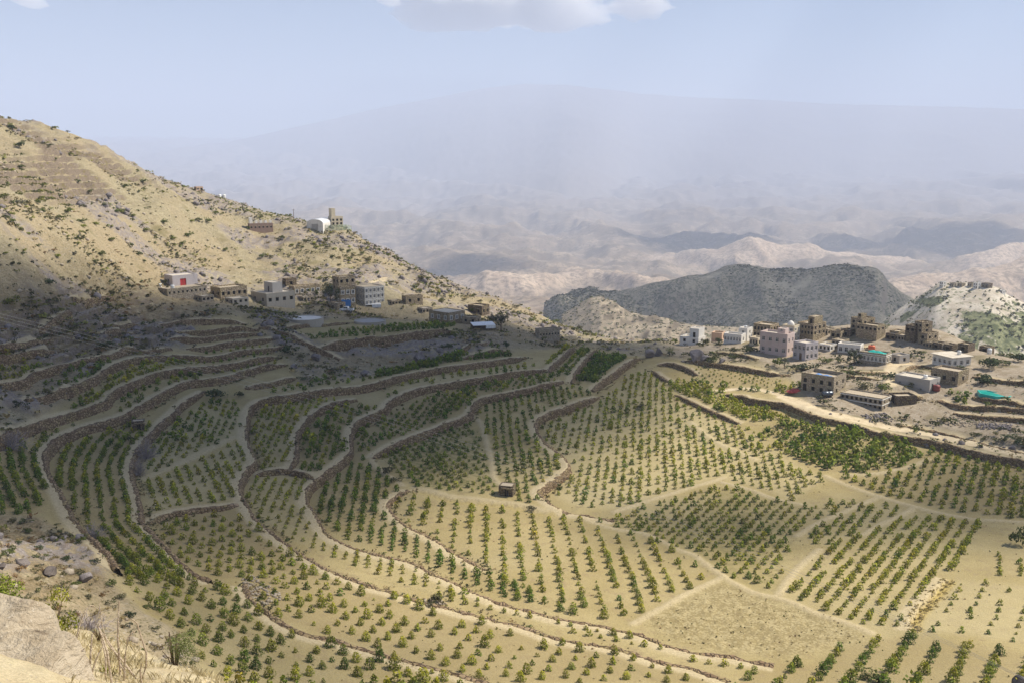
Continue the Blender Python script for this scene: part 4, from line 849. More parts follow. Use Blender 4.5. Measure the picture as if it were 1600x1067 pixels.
def block(root, x0, x1, y0, y1, z0, z1, mat, wins, kind, parapet=.5, roofmat='roof', crenel=False, band=None, door=None, overhang=0, mb=None):
    """one box of a house: walls with real openings, recessed windows, sunken flat roof behind a parapet"""
    own = mb is None; mb = mb or MB(); zt = z1+parapet
    faces = {'f': ((x0, y0), (1, 0), (0, 1), x1-x0, 0), 'r': ((x1, y0), (0, 1), (-1, 0), y1-y0, math.pi/2), 'b': ((x1, y1), (-1, 0), (0, -1), x1-x0, math.pi), 'l': ((x0, y1), (0, -1), (1, 0), y1-y0, -math.pi/2)}
    for k, (p, u, n, L, rot) in faces.items():
        holes = []; types = []
        for (nw, zb, w, h) in wins.get(k, []):
            for i in range(nw):
                xc = L*(i+.5)/nw
                if door and door[0] == k and abs(xc-door[1]*L) < (w+door[2])/2+.15 and zb < door[3]: continue
                holes.append((xc, zb, w, h)); types.append('w')
        if door and door[0] == k: holes.append((door[1]*L, z0+.02 if z0 >= 0 else .02, door[2], door[3])); types.append('d')
        face_holes(mb, p, u, n, L, z0-(1.6 if z0 <= 0 else 0), zt, holes)
        for (xc, zb, w, h), ty in zip(holes, types):
            if xc-w/2 < .1 or xc+w/2 > L-.1 or zb+h > zt-.05: continue
            pos = (p[0]+u[0]*xc, p[1]+u[1]*xc, zb)
            if ty == 'w': put_window(root, kind, w, h, pos, rot)
            else: put_door(root, w, h, door[4], pos, rot)
    t = .25                       # parapet thickness, inner faces and top
    mb.add([(x0,y0,zt),(x1,y0,zt),(x1,y1,zt),(x0,y1,zt),(x0+t,y0+t,zt),(x1-t,y0+t,zt),(x1-t,y1-t,zt),(x0+t,y1-t,zt),(x0+t,y0+t,z1),(x1-t,y0+t,z1),(x1-t,y1-t,z1),(x0+t,y1-t,z1)],
           [(0,1,5,4),(1,2,6,5),(2,3,7,6),(3,0,4,7),(4,5,9,8),(5,6,10,9),(6,7,11,10),(7,4,8,11)])
    w = link('wall', mb.mesh('wall', MW[mat]), root)
    r = MB(); r.box(x0+t+.002, x1-t-.002, y0+t+.002, y1-t-.002, z1-.15, z1+.03)
    if overhang: r.box(x0-overhang, x1+overhang, y0-overhang, y1+overhang, zt+.003, zt+.16)
    r.build('roof', MW[roofmat], root)
    if band:
        for zb in band:
            b = MB(); e = .05; bh = .22
            b.box(x0-e, x1+e, y0-e, y0+.02, zb, zb+bh); b.box(x1-.02, x1+e+.002, y0+.021, y1, zb+.002, zb+bh-.002); b.box(x0-e-.002, x0+.02, y0+.021, y1, zb+.002, zb+bh-.002)
            b.build('string_course', MW['trim'], w)
    if crenel:
        b = MB(); n = max(3, int((x1-x0)/2.2))
        for i in range(n):
            c = x0+(x1-x0)*(i+.5)/n; b.box(c-.45, c+.45, y0+.01, y0+.3, zt+.002, zt+.75)
        for c in (x0, x1-.5): b.box(c, c+.5, y0-.003, y0+.5, zt+.004, zt+1.3)
        b.build('crenellation', MW['trim'], w)
    return w
def house(name, label, xl, xm, xr, yb, yt, psi, mat, nf=1, nl=3, nr=2, kind='hole', parapet=.5, roofmat='roof', win=(.95, 1.15), band=False, door=None, crenel=False, overhang=0, dep=None, tops=(), far=False, group=None, cat='house', only=None, mindep=4.0):
    c = far_hit(xm, yb) if far else ground_px(xm, yb)
    s = (c[1]*CP-(c[2]-CAMZ)*SP)/FPX; ps = R(psi)
    W = max((xm-xl)*s/math.cos(ps), 3.) if xm > xl else (dep or 8.)
    Dp = max((xr-xm)*s/math.sin(ps), mindep) if xr > xm else (dep or 8.)
    Hh = (yb-yt)*s; v = np.array([c[0], c[1]])/math.hypot(c[0], c[1]); r = np.array([v[1], -v[0]])
    ax = r*math.cos(ps)-v*math.sin(ps); th = math.atan2(ax[1], ax[0])
    root = link(name, None, None, (c[0], c[1], c[2]), th, label=label, category=cat)
    if group: root['group'] = group
    par = min(parapet, Hh*.2); body = Hh-par; fh = body/nf
    w, h = win; h = min(h, fh*.55); wins = {'f': [], 'r': [], 'l': []}
    for i in range(nf):
        zb = i*fh+(fh-h)*.55
        if only and i not in only: continue
        if nl: wins['f'].append((nl, zb, min(w, W/nl*.6), h))
        if nr: wins['r'].append((nr, zb, min(w, Dp/nr*.6), h))
        wins['l'].append((max(1, nr), zb, min(w, Dp/max(1, nr)*.6), h))
    block(root, -W, 0, 0, Dp, 0, body, mat, wins, kind, par, roofmat, crenel, [i*fh-.1 for i in range(1, nf)]+[body-.15] if band else None, door, overhang)
    for (fx0, fx1, fy0, fy1, hh, m2, d2) in tops:          # rooms on the roof
        block(root, -W+W*fx0+.3, -W+W*fx1-.3, Dp*fy0+.3, Dp*fy1-.3, body+.031, body+hh, m2 or mat, {'f': [(1, body+.9, .7, .8)] if not d2 else []}, kind, .2, roofmat, door=('f', .5, .9, min(1.9, hh-.3), M_VOID) if d2 else None)
    return root, W, Dp, body, th
VG = 'houses of the village on the knoll'; LG = 'houses of the hillside village'
hs = {}
def HS(key, *a, **k): hs[key] = house(*a, **k)
# ---- village on the knoll
HS('r1', 'white_house', 'small white house with a flat white terrace roof above the purple rocks', 1062, 1091, 1102, 538, 528, 24, 'white', 1, 2, 1, 'hole', .4, 'rooflight', tops=((.42,1,.1,1,3.0,None,True),), group=VG)
HS('r2', 'peach_house', 'plain peach-coloured block behind the dark bush', 1112, 1128, 1130, 528, 515, 15, 'peach', 1, 0, 1, group=VG, dep=5)
HS('r3', 'white_house', 'long low white house with a row of six windows', 1131, 1158, 1164, 537, 523, 20, 'white', 1, 6, 1, 'frame', .5, 'rooflight', group=VG)
HS('r3b', 'white_house', 'narrow tall white house joined to the long low one', 1157, 1167, 1174, 533, 513, 25, 'white', 2, 1, 1, 'frame', group=VG)
HS('r4', 'stone_house', 'tan two-storey stone house behind the pink one', 1177, 1203, 1216, 530, 508, 28, 'tan', 2, 5, 3, 'hole', group=VG)
HS('r6', 'cream_house', 'tall pale house with a small roof dome', 1222, 1240, 1247, 536, 509, 26, 'cream', 3, 2, 2, 'trim', group=VG)
HS('r5', 'pink_house', 'two-storey pink house with eight dark windows', 1187, 1229, 1240, 557, 522, 24, 'pink', 2, 4, 2, 'frame', .6, 'rooflight', group=VG, tops=((.5,.85,.3,.9,1.6,None,False),))
HS('r7', 'stone_tower_house', 'tall brown stone tower house with a lit sidewall', 1246, 1270, 1289, 534, 506, 32, 'tan', 3, 5, 3, 'hole', tops=((.52,1,.05,.8,2.4,None,True),), group=VG, only=(1, 2))
HS('r8', 'lilac_house', 'two-storey lilac grey house with an open side gallery', 1239, 1258, 1277, 564, 536, 42, 'lilac', 2, 3, 3, 'frame', .5, 'rooflight', group=VG, door=('f', .6, 1.1, 2.1, M_WOOD))
HS('r9', 'stone_hut', 'low tan stone house left of the twin towers', 1298, 1313, 1320, 530, 518, 25, 'tan', 1, 2, 1, group=VG)
HS('r9b', 'stone_hut', 'small square stone house hard against the left tower', 1315, 1328, 1331, 527, 516, 25, 'dark', 1, 1, 1, group=VG)
HS('r10', 'stone_tower_house', 'rear stone tower house with a ragged roofline', 1329, 1346, 1365, 524, 498, 40, 'tan', 3, 2, 2, 'hole', group=VG, tops=((.35,.8,.1,.6,1.6,None,False),))
HS('r11', 'stone_house', 'square stone house with one row of high windows', 1338, 1369, 1381, 533, 509, 28, 'tan', 3, 5, 2, 'hole', group=VG, only=(2,))
HS('r12', 'stone_hut', 'squat pale-roofed stone hut beside the square stone house', 1385, 1398, 1405, 532, 522, 28, 'dark', 1, 2, 1, group=VG, roofmat='rooflight')
HS('r13', 'stone_tower_house', 'ruined tower house standing alone at the village edge', 1429, 1439, 1448, 536, 503, 45, 'tan', 4, 2, 1, group=VG, only=(2, 3))
HS('r13b', 'stone_tower_house', 'lower left half of the lone ruined tower', 1416, 1428, 1432, 536, 509, 30, 'dark', 3, 2, 1, group=VG, only=(2,))
HS('r13c', 'stone_hut', 'stone annex in front of the lone ruined tower', 1437, 1448, 1464, 540, 521, 35, 'tan', 2, 1, 2, group=VG)
HS('r14', 'white_house', 'white house with four arched windows behind the palm', 1310, 1344, 1347, 555, 539, 12, 'white', 1, 4, 1, 'arch', .5, 'rooflight', group=VG, dep=7, win=(1.2, 1.3))
HS('r15', 'stone_house', 'long pale stone house with a turquoise sheet on its roof', 1343, 1384, 1392, 570, 553, 20, 'pale', 1, 7, 2, 'trim', .5, 'roof', group=VG, band=True)
HS('r16', 'grey_hut', 'small grey rendered block beside the turquoise-sheeted roof', 1391, 1405, 1418, 568, 555, 42, 'grey', 1, 1, 1, group=VG)
HS('r17', 'white_house', 'white single-storey house with an overhanging pale roof slab', 1458, 1487, 1514, 576, 559, 45, 'white', 1, 4, 3, 'arch', .1, 'rooflight', group=VG, overhang=.5, win=(1.1, 1.1))
HS('r18', 'stone_house', 'unfinished brown stone house with blank rough walls', 1456, 1496, 1511, 604, 580, 26, 'tan', 1, 3, 1, 'hole', group=VG)
HS('r20', 'grey_house', 'long windowless grey house with a bright end wall', 1400, 1452, 1467, 613, 593, 26, 'grey', 1, 0, 2, 'frame', .35, 'rooflight', group=VG)
HS('r21', 'stone_house', 'long flat-roofed house with two window rows by the road', 1314, 1378, 1391, 642, 622, 22, 'pale', 2, 9, 2, 'hole', .3, 'roof', group=VG, band=True, win=(.75, .9))
HS('r21b', 'stone_garage', 'rough stone shed with a wide dark doorway', 1388, 1400, 1430, 634, 618, 62, 'dark', 1, 0, 0, group=VG, door=('f', .5, 2.0, 2.3, M_VOID))
HS('r22', 'grey_house', 'grey stone house with a high parapet and blue sheet on top', 1252, 1302, 1320, 618, 588, 24, 'pale', 2, 4, 2, 'hole', 1.2, 'roof', group=VG, door=('f', .12, 1.0, 2.0, M_VOID))
for i, (a, b, c, d, e, m, lab) in enumerate([(1206,1215,1223,526,513,'tan','tan stone house squeezed behind the pink one'),(1284,1293,1302,524,514,'pale','pale stone house just right of the tall tower house'),(1362,1372,1379,521,512,'tan','stone house peeping over the square stone house'),(1404,1412,1419,533,524,'pale','pale little house left of the lone ruined tower'),(1280,1297,1304,549,539,'white','low white house right of the lilac one'),(1449,1456,1463,544,535,'tan','low tan house at the foot of the lone tower'),(1300,1316,1324,541,532,'pale','pale yard house before the twin towers'),(1176,1184,1190,540,528,'cream','cream house at the left corner of the pink one'),(1270,1281,1290,529,519,'cream','cream house tucked beside the tall tower house'),(1306,1316,1325,525,516,'pale','pale house above the low tan stone house'),(1394,1404,1412,527,518,'tan','tan house on the skyline behind the squat stone hut'),(1463,1472,1481,546,537,'pale','pale house between the lone tower and the ruins'),(1146,1153,1158,528,519,'pale','pale house rising behind the long low white one'),(1168,1176,1183,523,514,'cream','cream house on the skyline left of the tan two-storey one')]):
    HS('x%d' % i, 'stone_house', lab, a, b, c, d, e, 30, m, 1, 3, 2, 'hole', group=VG)
for i, (a, b, c, d, e) in enumerate([(1462,1470,1474,546,536),(1474,1488,1492,549,539),(1497,1512,1522,551,538),(1534,1546,1552,550,541)]):
    HS('ru%d' % i, 'ruined_hut', ['smallest roofless stone ruin beside the lone tower', 'second roofless stone ruin right of the lone tower', 'widest stone ruin with a leaning corner pillar', 'dark stone ruin beside the standing white tank'][i], a, b, c, d, e, 25, 'dark', 1, 1, 0, group=VG, mindep=3)
# ---- hillside village in the cloud shade
HS('l1', 'long_stone_house', 'long pale stone building under the red-doored room', 238, 262, 322, 464, 452, 62, 'pale', 1, 3, 9, 'hole', .3, group=LG, win=(.6, .7), dep=8)
HS('l1b', 'grey_house', 'pale rendered room with red double doors', 258, 270, 308, 450, 431, 66, 'lilac', 1, 1, 0, 'hole', .3, 'rooflight', group=LG, door=('r', .42, 2.0, 2.6, M_REDDOOR), dep=6)
HS('l2', 'stone_house', 'ruined stone house left of the unfinished house', 330, 345, 386, 468, 450, 62, 'tan', 1, 2, 5, group=LG)
HS('l3', 'unfinished_house', 'unfinished rendered house with a grey stair room on its roof', 393, 417, 461, 480, 459, 60, 'conc', 1, 2, 4, 'hole', .35, 'rooflight', tops=((.15,.75,.35,.75,3.2,'grey',True),), group=LG, win=(1.2, 1.2))
HS('l4', 'stone_house', 'low tan stone house behind the unfinished one', 452, 460, 501, 462, 448, 66, 'tan', 1, 1, 5, 'trim', group=LG)
HS('l4b', 'stone_hut', 'little dark stone hut on top of the low tan house', 444, 447, 463, 448, 436, 66, 'dark', 1, 1, 1, group=LG, dep=5)
HS('l5', 'stone_house', 'highest brown stone house behind the dark tree', 520, 530, 556, 466, 433, 62, 'tan', 3, 2, 3, 'hole', group=LG, only=(1, 2))
HS('l6', 'stone_house', 'tan stone house between dark tree and white-banded house', 527, 532, 556, 478, 449, 66, 'tan', 2, 1, 3, 'trim', group=LG)
HS('l7', 'banded_house', 'three-storey house with white painted bands and window frames', 552, 570, 601, 479, 449, 56, 'conc', 3, 4, 5, 'trim', .3, 'roof', group=LG, band=True)
HS('l8', 'shed', 'flat-roofed shed behind the pickup truck', 513, 527, 537, 486, 474, 45, 'tan', 1, 1, 1, group=LG, door=('r', .5, 1.4, 1.8, M_VOID), roofmat='rooflight')
HS('l10', 'stone_hut', 'square stone hut next to the wooden pole', 628, 634, 661, 476, 463, 62, 'tan', 1, 1, 2, group=LG)
HS('l11', 'stone_house', 'stone house with a broad pale roof above the shrub terrace', 670, 701, 727, 506, 489, 46, 'tan', 1, 3, 3, 'trim', .2, 'rooflight', group=LG)
HS('l12', 'stone_house', 'dark-walled stone house behind the broad pale roof', 731, 753, 765, 494, 478, 34, 'dark', 1, 2, 2, 'hole', group=LG)
HS('l13', 'stone_hut', 'low reddish stone house beside the tall dark tree', 722, 744, 749, 506, 496, 25, 'tan', 1, 2, 1, group=LG)
for i, (a, b, c, d, e, m, lab) in enumerate([(300,316,334,472,463,'pale','small pale house right of the long pale stone building'),(352,364,388,476,467,'conc','low rendered house left of the unfinished house'),(466,474,490,472,464,'pale','small pale house below the low tan one'),(606,612,626,478,470,'tan','little stone house between the banded house and the pole'),(652,660,676,490,482,'pale','low pale house left of the broad pale roof'),(764,772,790,503,496,'pale','half-hidden pale house behind the tall dark tree')]):
    HS('m%d' % i, 'stone_house', lab, a, b, c, d, e, 58, m, 1, 2, 3, 'hole', .3, 'rooflight', group=LG)
HS('l15', 'ruined_house', 'pale ruined stone house with a row of small windows', 836, 843, 875, 530, 515, 66, 'pale', 1, 1, 7, 'hole', group=LG, win=(.55, .6))
# ---- on the spur above
HS('h1', 'brown_building', 'brown building with white crenellations on the sunlit spur', 388, 390, 426, 360, 350, 76, 'brown', 1, 0, 6, 'hole', .6, group='buildings on the sunlit spur', win=(.7, .7), dep=8)
HS('h3', 'cream_tower_house', 'cream house with a corner turret on the spur', 513, 518, 536, 352, 338, 70, 'cream', 2, 1, 3, 'hole', .7, group='buildings on the sunlit spur', tops=((.0,1,.0,.42,4.0,None,False),), dep=6)
HS('h5', 'peach_hut', 'tiny peach hut below the cream turret house', 506, 508, 514, 350, 342, 66, 'peach', 1, 0, 1, group='buildings on the sunlit spur', dep=4, mindep=3)
HS('h4', 'orange_hut', 'tiny orange-roofed hut on the ridge skyline', 305, 307, 316, 299, 292, 70, 'peach', 1, 1, 2, group='buildings on the sunlit spur', dep=4, mindep=3)
# ---- hilltop hamlet on the white hill
for i, (a, b, c, d, e, m) in enumerate([(1468,1473,1478,452,442,'white'),(1484,1490,1494,450,443,'pale'),(1496,1503,1508,450,444,'tan'),(1512,1518,1523,451,444,'pale'),(1521,1527,1532,452,442,'white'),(1534,1544,1550,452,444,'dark'),(1562,1566,1569,461,455,'white')]):
    HS('c%d' % i, 'hilltop_house', ['white tower house at the left end of the hilltop hamlet', 'pale low house beside the white hilltop tower', 'tan low house second from the white hilltop tower', 'pale house in the middle of the hilltop hamlet', 'tall white house in the middle of the hilltop hamlet', 'wide brown house at the right of the hilltop hamlet', 'little white house below the hilltop hamlet'][i], a, b, c, d, e, 35, m, 2 if e < 443 else 1, 2, 1, far=True, group='houses on the white hilltop', mindep=4)
# ---- small things on and around the houses
def onroof(key, fx, fy, up=.03):
    root, W, Dp, body, th = hs[key]; x = -W+W*fx; y = Dp*fy; c, s = math.cos(th), math.sin(th)
    return (root.location.x+x*c-y*s, root.location.y+x*s+y*c, root.location.z+body+up)
def tank(name, label, loc, r, h, mat, lying=False, rotz=0.):
    root = link(name, None, None, loc, rotz, label=label, category='water tank', group='water tanks')
    b = MB(); prof = [(r*.96, 0), (r, .06), (r, h*.3), (r*1.03, h*.32), (r, h*.35), (r, h*.62), (r*1.03, h*.64), (r, h*.67), (r, h*.84), (r*.8, h*.95), (r*.35, h)]
    b.lathe(prof, 18)
    if lying: b.v = [(z-h/2, x, y+r) for x, y, z in b.v]
    b.build('body', mat, root, True)
    l = MB(); l.lathe([(r*.3, h+.002), (r*.3, h+.08), (r*.1, h+.1)], 10)
    if lying: l.v = [(x*.8, y*.8, z-h+2*r-.02) for x, y, z in l.v]
    l.build('lid', M_DTANK, root, True)
    if lying:
        k = MB()
        for x in (-h*.3, h*.3): k.box(x-.08, x+.08, -r*.7, r*.7, -.3, r*.28)
        k.build('cradle', M_WOOD, root)
g = ground_px(1362, 546); tank('water_tank', 'round orange water tank on the rubble mound', (g[0], g[1], g[2]), 1.0, 1.3, M_ORANGE)
g = ground_px(1546, 553); tank('water_tank', 'white water tank standing alone among the ruins', (g[0], g[1], g[2]), .62, 1.7, M_WTANK)
tank('water_tank', 'white water tank on the overhanging roof slab', onroof('r17', .62, .75, .3), .5, 1.1, M_WTANK)
tank('water_tank', 'pale water tank on the long grey house', onroof('r20', .72, .5), .55, .9, M_WTANK)
g = ground_px(1463, 610); tank('water_tank', 'maroon water tank at the bright end of the grey house', (g[0], g[1], g[2]), .9, 1.6, M_RUST)
g = ground_px(1293, 620); tank('water_tank', 'lying dark steel tank before the blue-sheeted house', (g[0], g[1], g[2]+.2), .7, 2.9, M_DTANK, True, .2)
for k, (f, lab) in enumerate([(.25, 'first white roof tank of the red-doored room'), (.9, 'blue-white roof tank beside the red doors')]):
    tank('water_tank', lab, onroof('l1', f, .12+.05*k), .6, 1.3, M_WTANK)
tank('water_tank', 'white tank on the long low white house', onroof('r3b', .5, .5), .45, 1.0, M_WTANK)
# dome on the tall pale house
d = MB(); d.lathe([(1.1, 0), (1.12, .5), (1.0, .9), (.75, 1.3), (.4, 1.6), (.1, 1.72)], 16); o = d.build('dome', MW['white'], hs['r6'][0], True); root, W, Dp, body, th = hs['r6']; o.location = (-W*.5, Dp*.4, body+.03)
# crumpled sheets
def sheet(name, label, loc, w, dpt, hgt, mat, rotz, seed, cat='sheet'):
    rs = np.random.default_rng(seed); n = 14; x, y = np.meshgrid(np.linspace(-w/2, w/2, n), np.linspace(-dpt/2, dpt/2, n), indexing='ij')
    e = np.clip(np.minimum(w/2-abs(x), dpt/2-abs(y))/(min(w, dpt)*.3), 0, 1); z = hgt*e*(.7+.6*fbm(x*1.1+seed, y*1.1, 3, seed))+.03
    V = np.concatenate([np.stack([x, y, z], -1).reshape(-1, 3), np.stack([x, y, z*0-.02], -1).reshape(-1, 3)]); i = (np.arange(n-1)[:, None]*n+np.arange(n-1)[None]).ravel()
    F = np.stack([i, i+n, i+n+1, i+1], 1); F = np.concatenate([F, F[:, ::-1]+n*n]); return link(name, mesh_np(name, V, F, mat, False), None, loc, rotz, label=label, category=cat)
g = ground_px(1241, 612); sheet('tarpaulin', 'red tarpaulin heaped on the ground left of the blue-sheeted house', (g[0], g[1], g[2]), 3.6, 2.4, 1.2, M_RED, .1, 3, 'tarpaulin')
l = onroof('r22', .45, .45); sheet('tarpaulin', 'blue sheet spread on the high-parapet roof', l, 4.6, 3.0, .5, M_BLUE, hs['r22'][4], 4, 'tarpaulin')
l = onroof('r15', .55, .5); sheet('tarpaulin', 'turquoise sheet on the long stone house roof', l, 5.4, 2.4, .7, M_GREENT, hs['r15'][4], 5, 'tarpaulin')
# turquoise-lined pool
c = ground_px(1555, 618); s = c[1]/FPX; r = link('lined_pool', None, None, (c[0], c[1], c[2]), 0, label='turquoise lined water pool beside the small orchard', category='pool')
out = [(-28,5),(-24,-3),(0,-6),(22,-3),(29,2),(22,8),(0,6),(-14,7)]; pts = [ground_px(1555+a, 618-b)[:2]-c[:2] for a, b in out]
b = MB(); n = len(pts); b.add([(x*1.0, y, .45) for x, y in pts]+[(x*.9, y*.9, .45) for x, y in pts]+[(x*.86, y*.86, .2) for x, y in pts]+[(x*1.04, y*1.04, -.5) for x, y in pts],
  [(i, (i+1)%n, n+(i+1)%n, n+i) for i in range(n)]+[(n+i, n+(i+1)%n, 2*n+(i+1)%n, 2*n+i) for i in range(n)]+[(3*n+i, 3*n+(i+1)%n, (i+1)%n, i) for i in range(n)]); b.build('liner', M_GREENT, r)
b = MB(); b.add([(x*.87, y*.87, .26) for x, y in pts], [tuple(range(n))]); wt = NT('pool_water', .08, .5); wt.color((.02,.36,.31)); b.build('water', wt.m, r)
# round cisterns
def cistern(px, py, rpx, label, tone):
    g = ground_px(px, py); s = math.hypot(g[0], g[1])/FPX; r = rpx*s; root = link('cistern', None, None, (g[0], g[1], g[2]), 0, label=label, category='cistern')
    b = MB(); b.lathe([(r*1.0, -1.5), (r, 1.15), (r*.93, 1.15), (r*.93, .75)], 32); b.build('wall', MW['conc'], root)
    b = MB(); b.lathe([(r*.925, .8), (r*.925, .9)], 32); b.build('cover', tone, root)
cistern(478, 502, 27, 'round concrete cistern with a white cover', MW['white']); cistern(578, 506, 25, 'round concrete cistern half dry and grey', MW['grey'])
# blue panel, awning, sheds
g = ground_px(541, 486); v = g[:2]/np.linalg.norm(g[:2]); b = MB(); b.box(-1.6, 1.6, 0, .12, .6, 3.0, 0); b.box(-1.55, -1.45, .13, .25, -.3, 3, 1); b.box(1.45, 1.55, .13, .25, -.3, 3, 1)
b.build('panel', [M_BLUE, M_WOOD], None, loc=(g[0]+v[0]*3.5, g[1]+v[1]*3.5, g[2]+.3), rotz=-math.atan2(g[0], g[1])).__setitem__('label', 'bright blue sheet panel standing behind the pickup truck'); bpy.data.objects['panel']['category'] = 'panel'
def open_shed(label, px, py, w, dp, h, rot, mat, slope=.5):
    g = ground_px(px, py); root = link('open_shed', None, None, (g[0], g[1], g[2]), rot-math.atan2(g[0], g[1]), label=label, category='shed'); b = MB()
    b.add([(-w/2,0,h),(w/2,0,h),(w/2,dp,h+slope),(-w/2,dp,h+slope),(-w/2,0,h+.1),(w/2,0,h+.1),(w/2,dp,h+slope+.1),(-w/2,dp,h+slope+.1)], [(0,3,2,1),(4,5,6,7),(0,1,5,4),(1,2,6,5),(2,3,7,6),(3,0,4,7)]); b.box(w/2-3.2, w/2-.05, -.06, -.003, h-1.0, h+.08); b.build('roof', mat, root)
    for x in (-w/2+.2, 0, w/2-.2):
        for y in (.2, dp-.2): p = MB(); p.tube([(x, y, -1), (x, y, h)], .08); p.build('post', M_WOOD, root)
    p = MB(); p.box(-w/2+.1, w/2-.1, dp-.12, dp-.02, -1, h+slope-.06); p.build('back_wall', MW['dark'], root)
open_shed('open shed with a bright white metal roof', 757, 517, 7.4, 4.2, 1.7, .25, M_METAL)
open_shed('low white awning at the foot of the white-banded house', 584, 481, 5.2, 3.0, 1.0, .1, M_METAL, .2)
# stone huts in the fields
def field_hut(label, px, py, w, d, h, rot):
    g = ground_px(px, py); root = link('stone_hut', None, None, (g[0], g[1], g[2]), rot, label=label, category='hut')
    block(root, -w/2, w/2, 0, d, 0, h, 'dark', {'f': []}, 'hole', .12, 'roof', door=('f', .55, .75, 1.25, M_VOID))
    b = MB(); b.box(-w*.5*.62, w*.62, -.25, .05, h*.80, h*.92); b.build('lintel', MW['tan'], root)
field_hut('small stone watch hut with a dark doorway amid the middle fields', 790, 775, 2.9, 2.6, 2.0, -.25)
field_hut('little stone hut on the terrace edge by the grey bushes', 216, 672, 2.6, 2.2, 1.9, .3)
# barrel-roofed hall and netting on the spur
g = ground_px(492, 359); s = math.hypot(g[0], g[1])/FPX; root = link('barrel_hall', None, None, (g[0], g[1], g[2]), -math.atan2(g[0], g[1])-.35, label='white barrel-roofed metal hall on the spur', category='hall')
w = 26*s; hh = 2.3; L = 12.; b = MB(); n = 12; arc = [(-w/2*math.cos(math.pi*i/n), 2.6+hh*.75*math.sin(math.pi*i/n)) for i in range(n+1)]
b.add([(x, y, z) for y in (0, L) for x, z in arc], [(i, i+1, n+2+i, n+1+i) for i in range(n)]); b.build('roof', M_METAL, root, True)
b = MB()
for y in (.02, L-.02): b.add([(-w/2, y, -2), (w/2, y, -2)]+[(x*.995, y, z-.02) for x, z in arc[::-1]], [tuple(range(n+3))])
for sx in (-1, 1): b.add([(sx*w/2*.998, 0, -2), (sx*w/2*.998, L, -2), (sx*w/2*.998, L, 2.62), (sx*w/2*.998, 0, 2.62)], [(0,1,2,3)])
b.build('wall', MW['white'], root); b = MB(); b.box(-1.4, 1.4, -.05, .01, -.2, 2.3); b.build('door', MW['grey'], root)
def fence(label, pts, h, mat, name='fence'):
    P = [ground_px(a, b) for a, b in pts]; Q, L = resample(np.array(P), 2.6); c = Q[0].copy(); root = link(name, None, None, tuple(c), 0, label=label, category='fence')
    for q in Q: p = MB(); p.tube([(q[0]-c[0], q[1]-c[1], q[2]-c[2]-.5), (q[0]-c[0], q[1]-c[1], q[2]-c[2]+h)], .05, 5); p.build('post', M_WOOD, root)
    m = MB(); m.add([(q[0]-c[0], q[1]-c[1], q[2]-c[2]+z) for q in Q for z in (.1, h-.05)], [(2*i, 2*i+2, 2*i+3, 2*i+1) for i in range(len(Q)-1)]); m.build('netting', mat, root)
nt = NT('green_netting', .8, .2); nn = nt.noise(nt.coord(), 9, 2); nt.color((.30,.36,.26)); tb = nt.n.new('ShaderNodeBsdfTransparent'); mx = nt.n.new('ShaderNodeMixShader'); mx.inputs[0].default_value = .5; nt.l.new(nt.b.outputs[0], mx.inputs[1]); nt.l.new(tb.outputs[0], mx.inputs[2]); nt.l.new(mx.outputs[0], nt.out.inputs[0])
fence('pale green netting fence beside the barrel-roofed hall', [(508,361),(524,361),(540,360),(549,358)], 2.6, nt.m)
# crenels and white tanks for the brown building
root, W, Dp, body, th = hs['h1']; b = MB()
for i in range(5): b.box(-1.2, -.3, Dp*(i+.3)/5, Dp*(i+.75)/5, body+.62, body+1.7)
b.box(-W*.6, -.2, .1, 1.3, body+.64, body+3.0); b.build('crenellation', MW['white'], root)
for i, px in enumerate((343, 350)):
    g = ground_px(px, 310); tank('water_tank', ['left white tank on the ridge skyline', 'right white tank on the ridge skyline'][i], (g[0], g[1], g[2]), .75, 1.7, M_WTANK)
